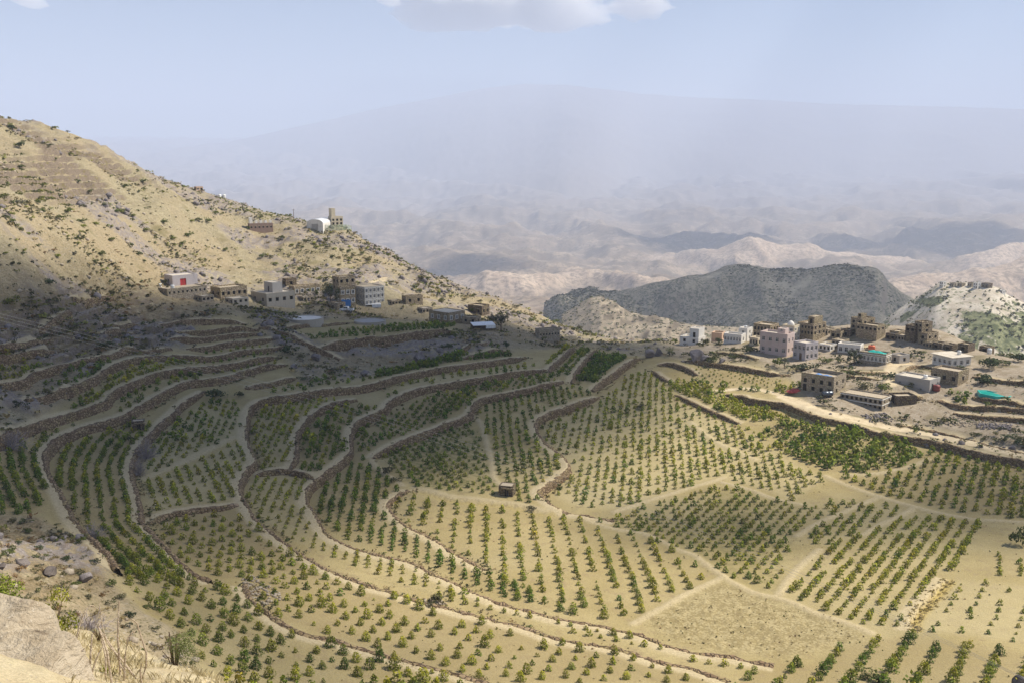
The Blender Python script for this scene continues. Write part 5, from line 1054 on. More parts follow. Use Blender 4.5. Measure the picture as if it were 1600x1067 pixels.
# pickup truck
def pickup(px, py, rot):
    g = ground_px(px, py); root = link('pickup_truck', None, None, (g[0], g[1], g[2]+.02), rot, label='white pickup truck parked by the blue panel', category='truck')
    M_CAR = flat('white_car_paint', (.8,.8,.8), .25); b = MB()
    P = [(-2.6,.45),(2.55,.45),(2.6,.85),(2.4,1.0),(1.15,1.08),(.55,1.7),(-.7,1.72),(-.85,1.1),(-2.6,1.1)]; n = len(P)
    for y0, y1 in ((-.88, .88),): b.add([(x, y, z) for y in (y0, y1) for x, z in P], [tuple(range(n)), tuple(range(n, 2*n))[::-1]]+[(i, n+i, n+(i+1)%n, (i+1)%n) for i in range(n)])
    b.build('body', M_CAR, root); b = MB(); b.box(-2.5, -.95, -.75, .75, 1.101, 1.14); b.build('bed', M_DTANK, root)
    for s in (-1, 1):
        w = MB(); w.add([(-.6, s*.89, 1.15), (.1, s*.89, 1.15), (.1, s*.89, 1.6), (-.6, s*.89, 1.6)], [(0,1,2,3)]); w.add([(.16, s*.89, 1.15), (.92, s*.89, 1.15), (.5, s*.89, 1.6), (.16, s*.89, 1.6)], [(0,1,2,3)]); w.build('window', M_GLASS, root)
        h = MB(); h.box(2.5, 2.62, s*.62-.15, s*.62+.15, .7, .86); h.build('headlight', M_FRAME, root)
        for x in (-1.65, 1.65):
            t = MB(); t.lathe([(.2, -.12), (.36, -.12), (.38, -.05), (.38, .05), (.36, .12), (.2, .12)], 16); t.v = [(x+a, s*.82+c, .38+b_) for a, b_, c in t.v]; ty = t.build('wheel', M_TAR, root)
            t = MB(); t.lathe([(.2, -.125), (.2, .125)], 10); t.v = [(x+a, s*.82+c, .38+b_) for a, b_, c in t.v]; t.build('rim', M_METAL, ty)
    w = MB(); w.add([(1.12,-.75,1.11),(1.12,.75,1.11),(.58,.7,1.66),(.58,-.7,1.66)], [(0,1,2,3)]); w.v = [(x+.03, y, z+.02) for x, y, z in w.v]; w.build('windscreen', M_GLASS, root)
pickup(541, 487, 3.05)
# poles and cables
def pole(label, px, py, h, rng=None):
    g = ground_px(px, py); root = link('utility_pole', None, None, (g[0], g[1], g[2]), .4, label=label, category='pole'); b = MB(); b.tube([(0,0,-1),(0,0,h)], [.14,.09], 8); b.build('post', M_WOOD, root); b = MB(); b.box(-.7, .7, -.06, .06, h-.5, h-.38); b.build('crossarm', M_WOOD, root)
pole('leaning dark utility pole beside the square stone hut', 630, 482, 5.6); pole('thin pole on the spur above the yellow shrubs', 459, 345, 5.0)
M_CABLE = flat('aluminium_cable', (.5,.49,.46), .4, .5)
for i in range(3):
    A = at(-60, 486-i*5, 170); B = at(760, 716-i*7, 150); C = at(1750, 1130, 92)
    pts = [A*(1-t)**2*1+2*t*(1-t)*(B*2-.5*A-.5*C)+C*t*t for t in np.linspace(0, 1, 40)]; c = pts[0].copy(); b = MB(); b.tube([p-c for p in pts], .013, 4); b.build('power_cable', M_CABLE, None, loc=tuple(c), label=['upper of the three power cables crossing the terraces', 'middle of the three power cables crossing the terraces', 'lower of the three power cables crossing the terraces'][i], category='cable', group='power cables')
# ------------------------------------------------------------------ rocks
def rock_mesh(name, mat, seed, planes=11, sub=4, rough=.05, flat=.75):
    import bmesh
    bm = bmesh.new(); bmesh.ops.create_icosphere(bm, subdivisions=sub, radius=1.0); me = bpy.data.meshes.new(name); bm.to_mesh(me); bm.free()
    V = np.empty(len(me.vertices)*3); me.vertices.foreach_get('co', V); V = V.reshape(-1, 3); rs = np.random.default_rng(seed)
    for _ in range(planes):
        n = rs.normal(size=3); n /= np.linalg.norm(n); d = rs.uniform(.42, .75); q = V@n-d; V = V-np.clip(q, 0, None)[:, None]*n[None]
    V += rough*np.stack([fbm(V[:, 1]*2.3+i*5, V[:, 2]*2.3+V[:, 0]*1.7, 3, seed+i) for i in range(3)], 1); V[:, 2] *= flat
    me.vertices.foreach_set('co', V.ravel()); me.materials.append(mat); me.update(); return me
def rock_material(name, a, b, c):
    t = NT(name, .9, .2); P = t.coord(); n = t.noise(P, .8, 5); f = t.noise(P, 5, 5, .7); k = t.mix(t.ramp(n, .35, .65), a, b); k = t.mix(t.ramp(f, .5, .7), k, c)
    t.color(k); t.bump(t.math('ADD', f, n), .7, .12); return t.m
M_ROCKP = rock_material('purple_rock', (.16,.14,.14), (.27,.24,.235), (.11,.095,.09)); M_ROCKT = rock_material('tan_rock', (.34,.28,.21), (.42,.36,.28), (.22,.18,.14)); M_ROCKD = rock_material('dark_rock', (.12,.10,.09), (.20,.17,.155), (.07,.06,.055))
RP = [rock_mesh('outcrop', M_ROCKP, 400+i) for i in range(3)]; RT = [rock_mesh('boulder', M_ROCKT, 410+i) for i in range(3)]; RD = [rock_mesh('boulder', M_ROCKD, 420+i) for i in range(3)]
def put_rock(name, label, me, px, py, wpx, hr=.7, rot=None, far=False, group=None, sink=.25):
    g = ground_px(px, py); s = math.hypot(g[0], g[1])/FPX; r = wpx*s/2
    o = link(name, me, None, (g[0], g[1], g[2]+r*hr*(1-sink)-r*hr*.35), random.uniform(0, 6) if rot is None else rot, label=label, category='rock'); o.scale = (r, r*.8, r*hr*1.2)
    if group: o['group'] = group
for i, (x, y, w, lab) in enumerate([(1087, 563, 30, 'largest purple-grey outcrop below the small white house'), (1101, 563, 18, 'smaller purple outcrop right of the largest one'), (1030, 556, 22, 'purple-grey outcrop near the end of the tall dark-block wall'), (1014, 558, 24, 'dark purple outcrop left of the other outcrops'), (1128, 566, 14, 'pale pinkish outcrop above the seedling field'), (655, 563, 26, 'grey outcrop at the foot of the tallest terrace wall'), (495, 563, 20, 'grey rock in the gully beside a low shrub')]):
    put_rock('outcrop', lab, RP[i % 3], x, y, w, .95)
for i, (x, y, w, lab) in enumerate([(36, 884, 28, 'grey boulder leftmost on the near slope'), (80, 897, 26, 'upright dark boulder in the middle of the near slope'), (132, 908, 30, 'flat purple boulder rightmost on the near slope'), (2, 888, 18, 'dark boulder cut by the photo edge on the near slope'), (1596, 1078, 44, 'dark rounded boulder in the bottom corner of the field')]):
    put_rock('boulder', lab, RD[i % 3] if i != 2 else RP[0], x, y, w, .8)
def stone_heap(label, pts, n, smin, smax, mat_me, seed):
    """a heap or strip of loose stones, too small to tell apart singly"""
    rs = np.random.default_rng(seed); P = np.array([ground_px(a, b) for a, b in pts]); me = mat_me; Vb = np.empty(len(me.vertices)*3); me.vertices.foreach_get('co', Vb); Vb = Vb.reshape(-1, 3)
    lo, hi = P[:, :2].min(0), P[:, :2].max(0); X = rs.uniform(lo[0], hi[0], n*6); Y = rs.uniform(lo[1], hi[1], n*6); px, py = project(X, Y, tz(X, Y)); k = inpoly(px, py, pts); X, Y = X[k][:n], Y[k][:n]; m = len(X); Z = tz(X, Y); s = rs.uniform(smin, smax, m)
    pr = [(Vb, np.array([p.vertices[:]+(p.vertices[2],) if False else tuple(p.vertices) for p in me.polygons]), None)]
    r = rs.uniform(0, 6.28, m); c, sn = np.cos(r), np.sin(r); W = np.stack([Vb[None, :, 0]*(s*c)[:, None]-Vb[None, :, 1]*(s*sn)[:, None]+X[:, None], Vb[None, :, 0]*(s*sn)[:, None]+Vb[None, :, 1]*(s*c)[:, None]+Y[:, None], Vb[None, :, 2]*s[:, None]+(Z+s*.2)[:, None]], -1)
    F = (pr[0][1][None]+(np.arange(m)*len(Vb))[:, None, None]).reshape(-1, 3); V = W.reshape(-1, 3); cc = V.mean(0); cc[2] = V[:, 2].min()
    link('rubble', mesh_np('rubble', V-cc, F, me.materials[0]), None, cc, label=label, category='rubble', kind='stuff')
ST = rock_mesh('stone', M_ROCKT, 430, 10, 1, .1); SD = rock_mesh('stone', M_ROCKP, 431, 10, 1, .1)
stone_heap('stone heap curving along the front field edge', [(378,905),(392,898),(412,912),(436,925),(440,938),(415,945),(398,948),(385,930)], 150, .12, .42, ST, 1)
stone_heap('pale stones under the round bush in the front field', [(662,938),(684,934),(700,944),(668,950)], 60, .12, .4, ST, 2)
stone_heap('grey rubble strewn beside the dirt road', [(1345,648),(1385,645),(1400,658),(1360,660)], 160, .12, .45, SD, 3)
stone_heap('dark rubble bank on the waste ground by the road', [(1525,662),(1582,664),(1580,672),(1528,670)], 170, .15, .55, SD, 4)
stone_heap('broken stones spread over the waste ground', [(1440,655),(1520,648),(1560,660),(1500,668)], 260, .1, .35, ST, 5)
stone_heap('stones spilled down the bank under the sheds', [(700,530),(770,520),(800,535),(740,548)], 200, .12, .5, ST, 6)
# ------------------------------------------------------------------ bushes, trees and ground scrub
def bush_me(name, n, size, seed, green, tip, flat=.8): v, f, c = round_bush(n, size, seed, green, tip, flat); return mesh_np(name, v, f, M_LEAF_O, False, None, c)
BG = [bush_me('bush', 230, .13, 500+i, (.07,.095,.022), (.17,.19,.04)) for i in range(3)]; BY = [bush_me('bush', 230, .13, 510+i, (.12,.145,.02), (.32,.33,.05)) for i in range(3)]
BO = [bush_me('bush', 230, .12, 520+i, (.085,.085,.035), (.17,.155,.065), .7) for i in range(3)]; BD = [bush_me('bush', 230, .13, 530+i, (.035,.055,.02), (.08,.105,.035)) for i in range(3)]
def twig_mesh(name, n, seed, mat, curl=.25):
    rs = np.random.default_rng(seed); b = MB()
    for i in range(n):
        a = rs.uniform(0, 6.28); t = rs.uniform(.15, 1.25); d = np.array([math.cos(a)*math.sin(t), math.sin(a)*math.sin(t), math.cos(t)]); p = [np.array([0, 0, -.05])]
        for k in range(4): p.append(p[-1]+d*.2+rs.normal(0, .045, 3)); d = d+np.array([0, 0, -.06])+rs.normal(0, curl*.4, 3); d /= np.linalg.norm(d)
        b.tube(p, [.014, .011, .008, .006, .003], 3, cap=False)
        for k in range(3):
            q = p[2+k % 3]; e = d+rs.normal(0, .7, 3); e /= np.linalg.norm(e); b.tube([q, q+e*.12, q+e*.24+rs.normal(0, .03, 3)], [.006, .005, .002], 3, cap=False)
    return b.mesh(name, mat)
M_TWIG = flat('grey_twigs', (.30,.26,.26), .9); TW = [twig_mesh('leafless_bush', 90, 540+i, M_TWIG) for i in range(2)]
def put_bush(label, me, px, py, wpx, hr=1.0, group=None, name='bush', cat='bush'):
    g = ground_px(px, py); s = math.hypot(g[0], g[1])/FPX; w = wpx*s*1.05
    o = link(name, me, None, (g[0], g[1], g[2]-.05*w), random.uniform(0, 6.28), label=label, category=cat); o.scale = (w, w, w*hr)
    if group: o['group'] = group
for lab, L, px, py, w, h in [('olive round bush growing over pale stones in the front field', BO, 681, 942, 34, .85), ('dark bush in the corner of the grassy shrub plot', BO, 607, 738, 26, .9), ('flat dark weeds trailing below the dark corner bush', BO, 622, 750, 24, .5), ('low olive bush near the foot of the stone hut field', BO, 833, 796, 18, .7), ('round olive bush in the upper right shrub field', BO, 1002, 639, 22, .8), ('wide bright green bush at the bottom of the front field', BG, 1372, 1064, 40, .7), ('green bush joined to the wide bright one', BG, 1352, 1060, 22, .7), ('large dark bush clump on the scrub bank above the fields', BD, 342, 622, 34, .8), ('small round green bush beside the large dark clump', BD, 374, 620, 16, .9), ('small round green bush under the gully track', BD, 476, 594, 16, .7), ('bright green leafy bush at the photo edge of the brown plot', BG, 1594, 852, 34, 1.2), ('dark bush on the hill foot beside yellow grass', BD, 27, 637, 18, .9), ('dark green shrub at the end of the curved wall', BD, 206, 690, 12, 1.2),
  ('yellow-green bush on the shaded bank at the hill foot', BY, 20, 478, 26, .8), ('dark bush below the shaded hill crest', BD, 78, 446, 20, .8), ('dark shrub beside the gully terraces', BD, 163, 545, 16, 1.2), ('olive bush among gully grass', BO, 220, 548, 18, .9), ('dark shrub by the path bend in the gully', BD, 148, 510, 8, 1.0),
  ('dark bush among the cistern terrace walls', BD, 443, 553, 20, 1.0), ('grey-green bush near the gully rock', BO, 470, 560, 18, .8), ('green bush on the bank under the tallest wall', BD, 700, 545, 18, .8), ('dark shrub in the shed slope', BD, 792, 545, 12, 1.6), ('dark shrub at the foot of the tan hill', BO, 938, 536, 14, .7),
  ('dark bush against the peach house', BD, 1124, 536, 14, .9), ('yellow-green bush above the seedling field', BG, 1112, 566, 26, .7), ('green bush in front of the pink house', BG, 1217, 572, 22, 1.0), ('green hedge bush below the lilac house', BD, 1258, 580, 34, .6), ('green bush right of the lilac house', BG, 1290, 566, 20, .7), ('bright bush behind the grey long house', BG, 1384, 610, 26, .7), ('dark hedge left of the grey long house', BD, 1398, 592, 24, .7), ('olive hedge above the long two-row house', BO, 1352, 608, 34, .6), ('round dark bush left of the turquoise pool', BD, 1533, 600, 30, .8), ('dark tree-like bush behind the turquoise pool', BD, 1546, 574, 34, .8), ('green scrub bush beside the overhanging roof house', BD, 1505, 583, 20, .9), ('dark bush on the right edge of the knoll', BD, 1592, 564, 26, .8), ('green bush on the knoll skyline at the right', BG, 1567, 570, 22, .6), ('bush at the road bend', BO, 1305, 640, 12, .7), ('dark roadside bush above the dense shrubs', BD, 1340, 672, 22, .8), ('olive roadside bush at the wall gap', BO, 1382, 680, 18, .7), ('green bush on the road bank at the photo edge', BD, 1590, 694, 30, .6)]:
    put_bush(lab, random.choice(L), px, py, w, h)
NSB = [(12,868,20),(62,858,16),(105,875,18),(98,900,14),(150,880,16),(118,915,18),(60,905,14),(172,915,20),(190,935,18),(230,950,16),(30,850,12),(140,935,16),(205,965,20),(240,985,18),(90,842,14),(45,832,16),(20,815,14)]
for i, (px, py, w) in enumerate(sorted(NSB)): put_bush('%s low bush on the near stony slope, %s from the left' % (('green', 'olive', 'dark')[i % 3], ordinal(i+1)), (BG, BO, BD)[i % 3][i % 2], px, py, w, .8, 'bushes on the near slope')
for lab, px, py, w, h in [('large grey leafless bush hugging the curved terrace wall', 229, 716, 24, 1.5), ('second grey leafless bush just below the large one', 217, 742, 18, 1.6), ('round grey leafless bush standing at the long row ends', 144, 842, 28, 1.0), ('grey leafless bush at the photo edge on the hill foot', 14, 700, 40, .7)]:
    put_bush(lab, random.choice(TW), px, py, w, h, name='leafless_bush')
HB = [(66,309),(107,330),(93,340),(45,364),(120,372),(60,383),(131,353),(163,319),(228,360),(257,347),(208,336),(174,374),(159,397),(148,408),(20,345),(10,340),(25,352),(295,368),(310,343),(325,345),(352,390),(218,397),(80,300),(33,260),(76,226),(20,200),(14,198),(30,228),(110,240),(140,298),(195,290),(225,283),(60,316),(128,345),(150,350),(185,330),(300,345),(338,333),(270,372),(35,395),(8,395),(90,400),(250,400),(285,380),(512,386),(545,392),(520,400),(495,385),(565,395),(575,405),(530,412),(440,372),(455,383),(480,376),(410,400),(430,412),(470,420),(445,425),(590,425),(615,400),(640,420),(660,432),(668,434),(610,440),(560,420),(700,455),(725,468),(750,470),(805,478),(845,485),(830,500),(870,498),(905,512),(780,490),(740,485),(690,470),(655,455)]
ZC = {}
HB.sort()
for i, (px, py) in enumerate(HB):
    pal = (BY if i % 3 == 0 else BG) if px < 500 else (BG if i % 2 else BO)
    if py < 240: pal = BD
    me = pal[i % 3]; zone = 'on the sunlit slope below the upper terraces' if px < 400 and py > 300 else ('among the narrow upper hill terraces' if py <= 300 else ('on the slope below the barrel-roofed hall' if px < 600 else 'along the descending sunlit ridge')); ZC[zone] = ZC.get(zone, 0)+1
    put_bush('%s scrub bush, %s from the left %s' % ({id(BY): 'yellow-green', id(BG): 'green', id(BO): 'olive', id(BD): 'dark'}[id(pal)], ordinal(ZC[zone]), zone), me, px, py+3, random.uniform(8, 14), random.uniform(.7, 1.0), 'scrub bushes on the left hill')
# trees
def tree(label, px, py, hpx, wide, green, tip, seed, n=900, leaf=.05, name='tree', trunk_h=.25):
    g = ground_px(px, py); s = math.hypot(g[0], g[1])/FPX; H = hpx*s; root = link(name, None, None, (g[0], g[1], g[2]), random.uniform(0, 6), label=label, category='tree'); rs = np.random.default_rng(seed); b = MB()
    tips = []; b.tube([(0,0,-.4), (.02*H, 0, H*trunk_h), (.0, .03*H, H*.75)], [.035*H, .026*H, .008*H], 7)
    for i in range(9):
        a = i*2.4+rs.uniform(0, .5); z = H*rs.uniform(trunk_h*.8, .65); e = np.array([math.cos(a)*wide*H*.36, math.sin(a)*wide*H*.36, z+H*.18]); b.tube([(0.01*H, .01*H, z), (e[0]*.5, e[1]*.5, z+H*.12), tuple(e)], [.014*H, .009*H, .003*H], 5); tips.append(e)
    b.build('trunk', M_WOOD, root)
    C = np.array(tips+[(0, 0, H*.86), (.08*H, -.05*H, H*.74), (-.1*H, .06*H, H*.62), (0, 0, H*.5)]); k = rs.integers(0, len(C), n); d = rs.normal(size=(n, 3)); d /= np.linalg.norm(d, axis=1)[:, None]
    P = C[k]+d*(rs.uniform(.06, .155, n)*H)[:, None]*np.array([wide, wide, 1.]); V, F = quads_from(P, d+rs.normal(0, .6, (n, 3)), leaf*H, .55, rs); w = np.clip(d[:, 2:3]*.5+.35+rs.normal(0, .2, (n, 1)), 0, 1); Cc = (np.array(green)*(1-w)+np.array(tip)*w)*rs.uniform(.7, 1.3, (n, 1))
    link('crown', mesh_np('crown', V, F, M_LEAF_O, False, None, np.repeat(Cc, 4, 0)), root)
tree('dark leafy tree between the low tan house and the stone houses', 517, 478, 38, .85, (.03,.045,.02), (.075,.095,.04), 1)
tree('tall dark tree beside the white metal roofed shed', 783, 519, 36, .7, (.035,.05,.025), (.085,.105,.05), 2); tree('smaller dark tree left of the tall one by the shed', 768, 512, 24, .7, (.045,.06,.03), (.10,.12,.06), 3)
tree('spreading grey-green tree in front of the arched white house', 1335, 570, 24, 1.0, (.05,.065,.035), (.12,.14,.08), 4, 500, .11); tree('small bright green tree behind the square stone house', 1383, 520, 14, 1.1, (.06,.10,.02), (.13,.19,.04), 5)
tree('green tree at the hedge before the lilac house', 1226, 575, 18, .9, (.05,.08,.025), (.13,.17,.05), 6); tree('dark green tree among rubble at the knoll corner', 1012, 552, 12, 1.0, (.05,.08,.025), (.13,.17,.05), 7)
tree('young tree in the yard left of the purple outcrop', 1046, 556, 16, .9, (.08,.12,.02), (.19,.22,.05), 8)
# ground scrub, weeds and tufts nobody could count
def sample_ground(weight, n, seed):
    rs = np.random.default_rng(seed); area = (RAD[None]*np.gradient(RAD)[None]*np.ones((NA, 1))); vis = (PX > -120) & (PX < 1720) & (PY > 100) & (PY < 1090) & (RAD[None] > 70)
    p = (np.clip(weight, 0, None)*area*vis/np.maximum(RAD[None], 1)**.6).ravel(); p /= p.sum(); k = rs.choice(len(p), n, p=p); i, j = np.unravel_index(k, (NA, NR)); x = GX[i, j]+rs.uniform(-.5, .5, n); y = GY[i, j]+rs.uniform(-.5, .5, n); return x, y, tz(x, y), rs
def hill_stones(label, weight, n, smin, smax, me, seed):
    x, y, z, rs = sample_ground(weight, n, seed); Vb = np.empty(len(me.vertices)*3); me.vertices.foreach_get('co', Vb); Vb = Vb.reshape(-1, 3); s = smin+(smax-smin)*rs.uniform(0, 1, n)**2.5; r = rs.uniform(0, 6.28, n); c, sn = np.cos(r), np.sin(r)
    W = np.stack([Vb[None, :, 0]*(s*c)[:, None]-Vb[None, :, 1]*(s*sn)[:, None]+x[:, None], Vb[None, :, 0]*(s*sn)[:, None]+Vb[None, :, 1]*(s*c)[:, None]+y[:, None], Vb[None, :, 2]*s[:, None]+z[:, None]], -1).reshape(-1, 3)
    F = (np.array([tuple(p.vertices) for p in me.polygons])[None]+(np.arange(n)*len(Vb))[:, None, None]).reshape(-1, 3); cc = W.mean(0); cc[2] = W[:, 2].min(); link('rubble', mesh_np('rubble', W-cc, F, me.materials[0]), None, cc, label=label, category='stones', kind='stuff')
def weeds(label, weight, n, smin, smax, pal, seed, name='undergrowth', q=12, size=.44, power=2.0):
    x, y, z, rs = sample_ground(weight, n, seed); pr = [round_bush(q, size, seed*7+i, pal[i % len(pal)][0], pal[i % len(pal)][1], .75) for i in range(6)]
    s = smin+(smax-smin)*rs.uniform(0, 1, n)**power; return scatter(name, M_LEAF, pr, rs.integers(0, 6, n), np.stack([x, y, z-.05], 1), rs.uniform(0, 6.28, n), np.stack([s, s, s*rs.uniform(.6, 1.0, n)], 1), rs.uniform(.7, 1.3, (n, 1))*np.ones((1, 3)), kind='stuff', label=label, category='scrub')
OL = ((.085,.085,.03), (.16,.15,.055)); GR = ((.07,.09,.025), (.16,.18,.04)); SR = ((.26,.20,.09), (.44,.36,.18)); GY_ = ((.13,.12,.085), (.24,.22,.15)); DK = ((.04,.05,.02), (.09,.10,.04)); YL = ((.15,.16,.03), (.33,.32,.06)); RS_ = ((.20,.12,.05), (.33,.21,.09))
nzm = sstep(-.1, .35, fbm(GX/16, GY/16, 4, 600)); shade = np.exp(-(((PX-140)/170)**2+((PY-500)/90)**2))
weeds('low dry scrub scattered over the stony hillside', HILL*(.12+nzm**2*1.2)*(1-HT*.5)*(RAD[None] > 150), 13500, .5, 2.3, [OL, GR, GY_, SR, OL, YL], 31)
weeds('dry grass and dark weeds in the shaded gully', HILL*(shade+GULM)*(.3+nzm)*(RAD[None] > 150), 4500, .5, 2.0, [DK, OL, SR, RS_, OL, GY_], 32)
weeds('green hedges and weeds between the knoll houses', VILLM*(1-ROADM)*sstep(.0, .25, fbm(GX/13, GY/9, 4, 601))*(PY > 536), 2200, .7, 2.8, [GR, DK, OL, GR, DK, OL], 33, 'undergrowth', 22, .32)
weeds('sparse dry tufts on the waste ground of the knoll', VILLM*(1-ROADM), 1600, .3, .9, [SR, GY_, OL, SR, GY_, GR], 34)
weeds('dry weeds and low scrub on the near stony slope', HILL*(.15+nzm)*(RAD[None] < 150), 420, .3, 1.5, [OL, SR, GR, RS_, DK, SR], 41, 'undergrowth', 70, .17)
edge = np.zeros((NA, NR))
for k, (H, lab, pts) in LINES.items():
    if H > .8:
        idx, sd, bi, be, d = near_line(LW[k], 2.2); edge[idx] = np.maximum(edge[idx], ((sd < -.7) & (sd > -1.9))*1.0 + (np.abs(sd-.2) < .45)*.35)
weeds('dry grass and weeds along the feet of the terrace walls', edge*(RAD[None] > 100)*(fbm(GX/10, GY/10, 3, 602) > -.05), 3600, .25, 1.0, [SR, OL, RS_, GR, SR, DK], 35, 'weeds')
weeds('tiny weeds and clods dotted over the cultivated soil', FIELDM*(.25+WEEDM*1.2+PATCHM*1.6)*(1-PATHM), 9000, .1, .45, [OL, SR, GR, OL, SR, RS_], 36, 'weeds', 6, .6)
weeds('yellow dry grass on the sandy bank', BANKM*(PX > 1400), 260, .25, .7, [SR, ((.36,.28,.08), (.5,.4,.14)), SR], 37, 'weeds')
weeds('yellow-green shrub rows on the narrow upper hill terraces', HT*(1-HTW)*(np.abs(_fr-.12) < .1)*sstep(-.05, .2, fbm(GX/40, GY/40, 2, 603)), 700, .8, 1.5, [YL, GR, OL], 38)
hill_stones('grey-purple rocks breaking through the hillside', ROCKM*(.2+nzm)*(RAD[None] > 150), 1700, .3, 1.9, SD, 71); hill_stones('tan stones littering the slopes', HILL*(.3+nzm), 1800, .2, 1.0, ST, 72)
SPUR = _blur((inpoly(PX, PY, [(392,330),(440,334),(474,342),(474,352),(430,350),(392,342)]) | inpoly(PX, PY, [(335,312),(385,326),(388,338),(350,330)])).astype(float), 2)
weeds('yellow-green crop rows beside the barrel-roofed hall', SPUR, 420, .9, 1.7, [YL, GR, YL], 39)
# scrub on the far hills
def far_weeds(label, mask, n, s0, s1, pal, seed):
    rs = np.random.default_rng(seed); p = (np.clip(mask, 0, None)*RR**2*(np.abs(FPX_-800) < 900)).ravel(); p = p/p.sum(); k = rs.choice(len(p), n, p=p); i, j = np.unravel_index(k, FX.shape); fa = rs.uniform(0, 1, n); fr = rs.uniform(0, 1, n); i = np.minimum(i, NA2-2); j = np.minimum(j, NR2-2)
    L = lambda G: (G[i, j]*(1-fa)+G[i+1, j]*fa)*(1-fr)+(G[i, j+1]*(1-fa)+G[i+1, j+1]*fa)*fr
    pr = [round_bush(9, .6, seed*3+q, *pal[q % len(pal)], .8) for q in range(4)]; s = rs.uniform(s0, s1, n)
    scatter('scrub', M_LEAF, pr, rs.integers(0, 4, n), np.stack([L(FX), L(FY), L(FZ)-.2], 1), rs.uniform(0, 6.28, n), np.stack([s, s, s*.8], 1), rs.uniform(.7, 1.3, (n, 1))*np.ones((1, 3)), kind='stuff', label=label, category='scrub')
far_weeds('scrub dotted over the white hill', _w*(.15+GREEN), 1500, 1.5, 4.0, [DK, GR, OL], 61)
far_weeds('dense dark scrub on the flat-topped hill in shade', MASK['mesa']*sstep(-.2, .3, fbm(FX/120, FY/120, 3, 620)), 3500, 2., 5.5, [DK, OL, DK], 62)
far_weeds('scrub on the terraced knoll beyond the village', MASK['knob']*1.0, 2200, 1.5, 4.0, [OL, DK, GR], 63)
# ------------------------------------------------------------------ the ledge in front of the camera
NL, NQ = 240, 170
la = np.linspace(R(-52), R(-6), NL); lrr = np.concatenate([np.linspace(2.2, 14, 120), 14+np.linspace(.3, 12, 50)])
rim = [(-500,900,13.5),(-200,905,13),(0,938,12.2),(60,952,11.5),(110,974,11),(160,990,10.6),(230,1004,10.2),(290,1018,9.8),(340,1042,9.4),(375,1067,9.0),(450,1140,8.2),(560,1280,7.),(760,1500,5.5)]
ra = np.array([azim(a, b) for a, b, c in rim]); re = np.array([elev(a, b) for a, b, c in rim]); rD = np.array([c for a, b, c in rim])
E = np.interp(la, ra, re)[:, None]; Dm = np.interp(la, ra, rD)[:, None]; RL = lrr[None]*np.ones((NL, 1)); LX = np.sin(la)[:, None]*RL; LY = np.cos(la)[:, None]*RL
d = RL-Dm; soft = .9
LZ = CAMZ+E*Dm - np.where(d > 0, .95*d, 0) + np.where(d < 0, -d*.30, 0) - .1*np.exp(-(d/soft)**2)
LZ += (.16*fbm(LX/1.6, LY/1.6, 4, 700)+.05*fbm(LX/.35, LY/.35, 3, 701))*np.clip(1-np.abs(d)/14, 0, 1)
ii = (np.arange(NL-1)[:, None]*len(lrr)+np.arange(len(lrr)-1)[None]).ravel(); F = np.stack([ii, ii+1, ii+len(lrr)+1, ii+len(lrr)], 1)
t = NT('dry_ledge_earth', .95, .1); P = t.coord(); n1 = t.noise(P, 1.6, 5); n2 = t.noise(P, 9, 5, .7); n3 = t.noise(P, 40, 3, .7); vo = t.vor(P, 14)
c = t.mix(t.ramp(n1, .35, .65), (.52,.44,.29), (.42,.34,.21)); c = t.mix(t.ramp(n2, .5, .68), c, (.50,.43,.27)); c = t.mix(t.ramp(vo, .14, .05), c, (.40,.36,.31)); t.color(t.value(c, n3, .75, 1.15)); t.bump(t.math('ADD', n2, t.math('MULTIPLY', n3, .4)), .8, .04)
link('hillside', mesh_np('hillside', np.stack([LX.ravel(), LY.ravel(), LZ.ravel()], 1), F, t.m, True), kind='structure')
def lz(x, y):
    a = np.clip((np.arctan2(x, y)-la[0])/(la[1]-la[0]), 0, NL-1.01); r = np.clip(np.interp(np.hypot(x, y), lrr, np.arange(len(lrr))), 0, len(lrr)-1.01); i = np.asarray(a).astype(int); j = np.asarray(r).astype(int); fa = a-i; fr = r-j
    return (LZ[i, j]*(1-fa)+LZ[i+1, j]*fa)*(1-fr)+(LZ[i, j+1]*(1-fa)+LZ[i+1, j+1]*fa)*fr
def ledge(px, D): 
    a = azim(px, 1000); x, y = math.sin(a)*D, math.cos(a)*D; return np.array([x, y, float(lz(x, y))])
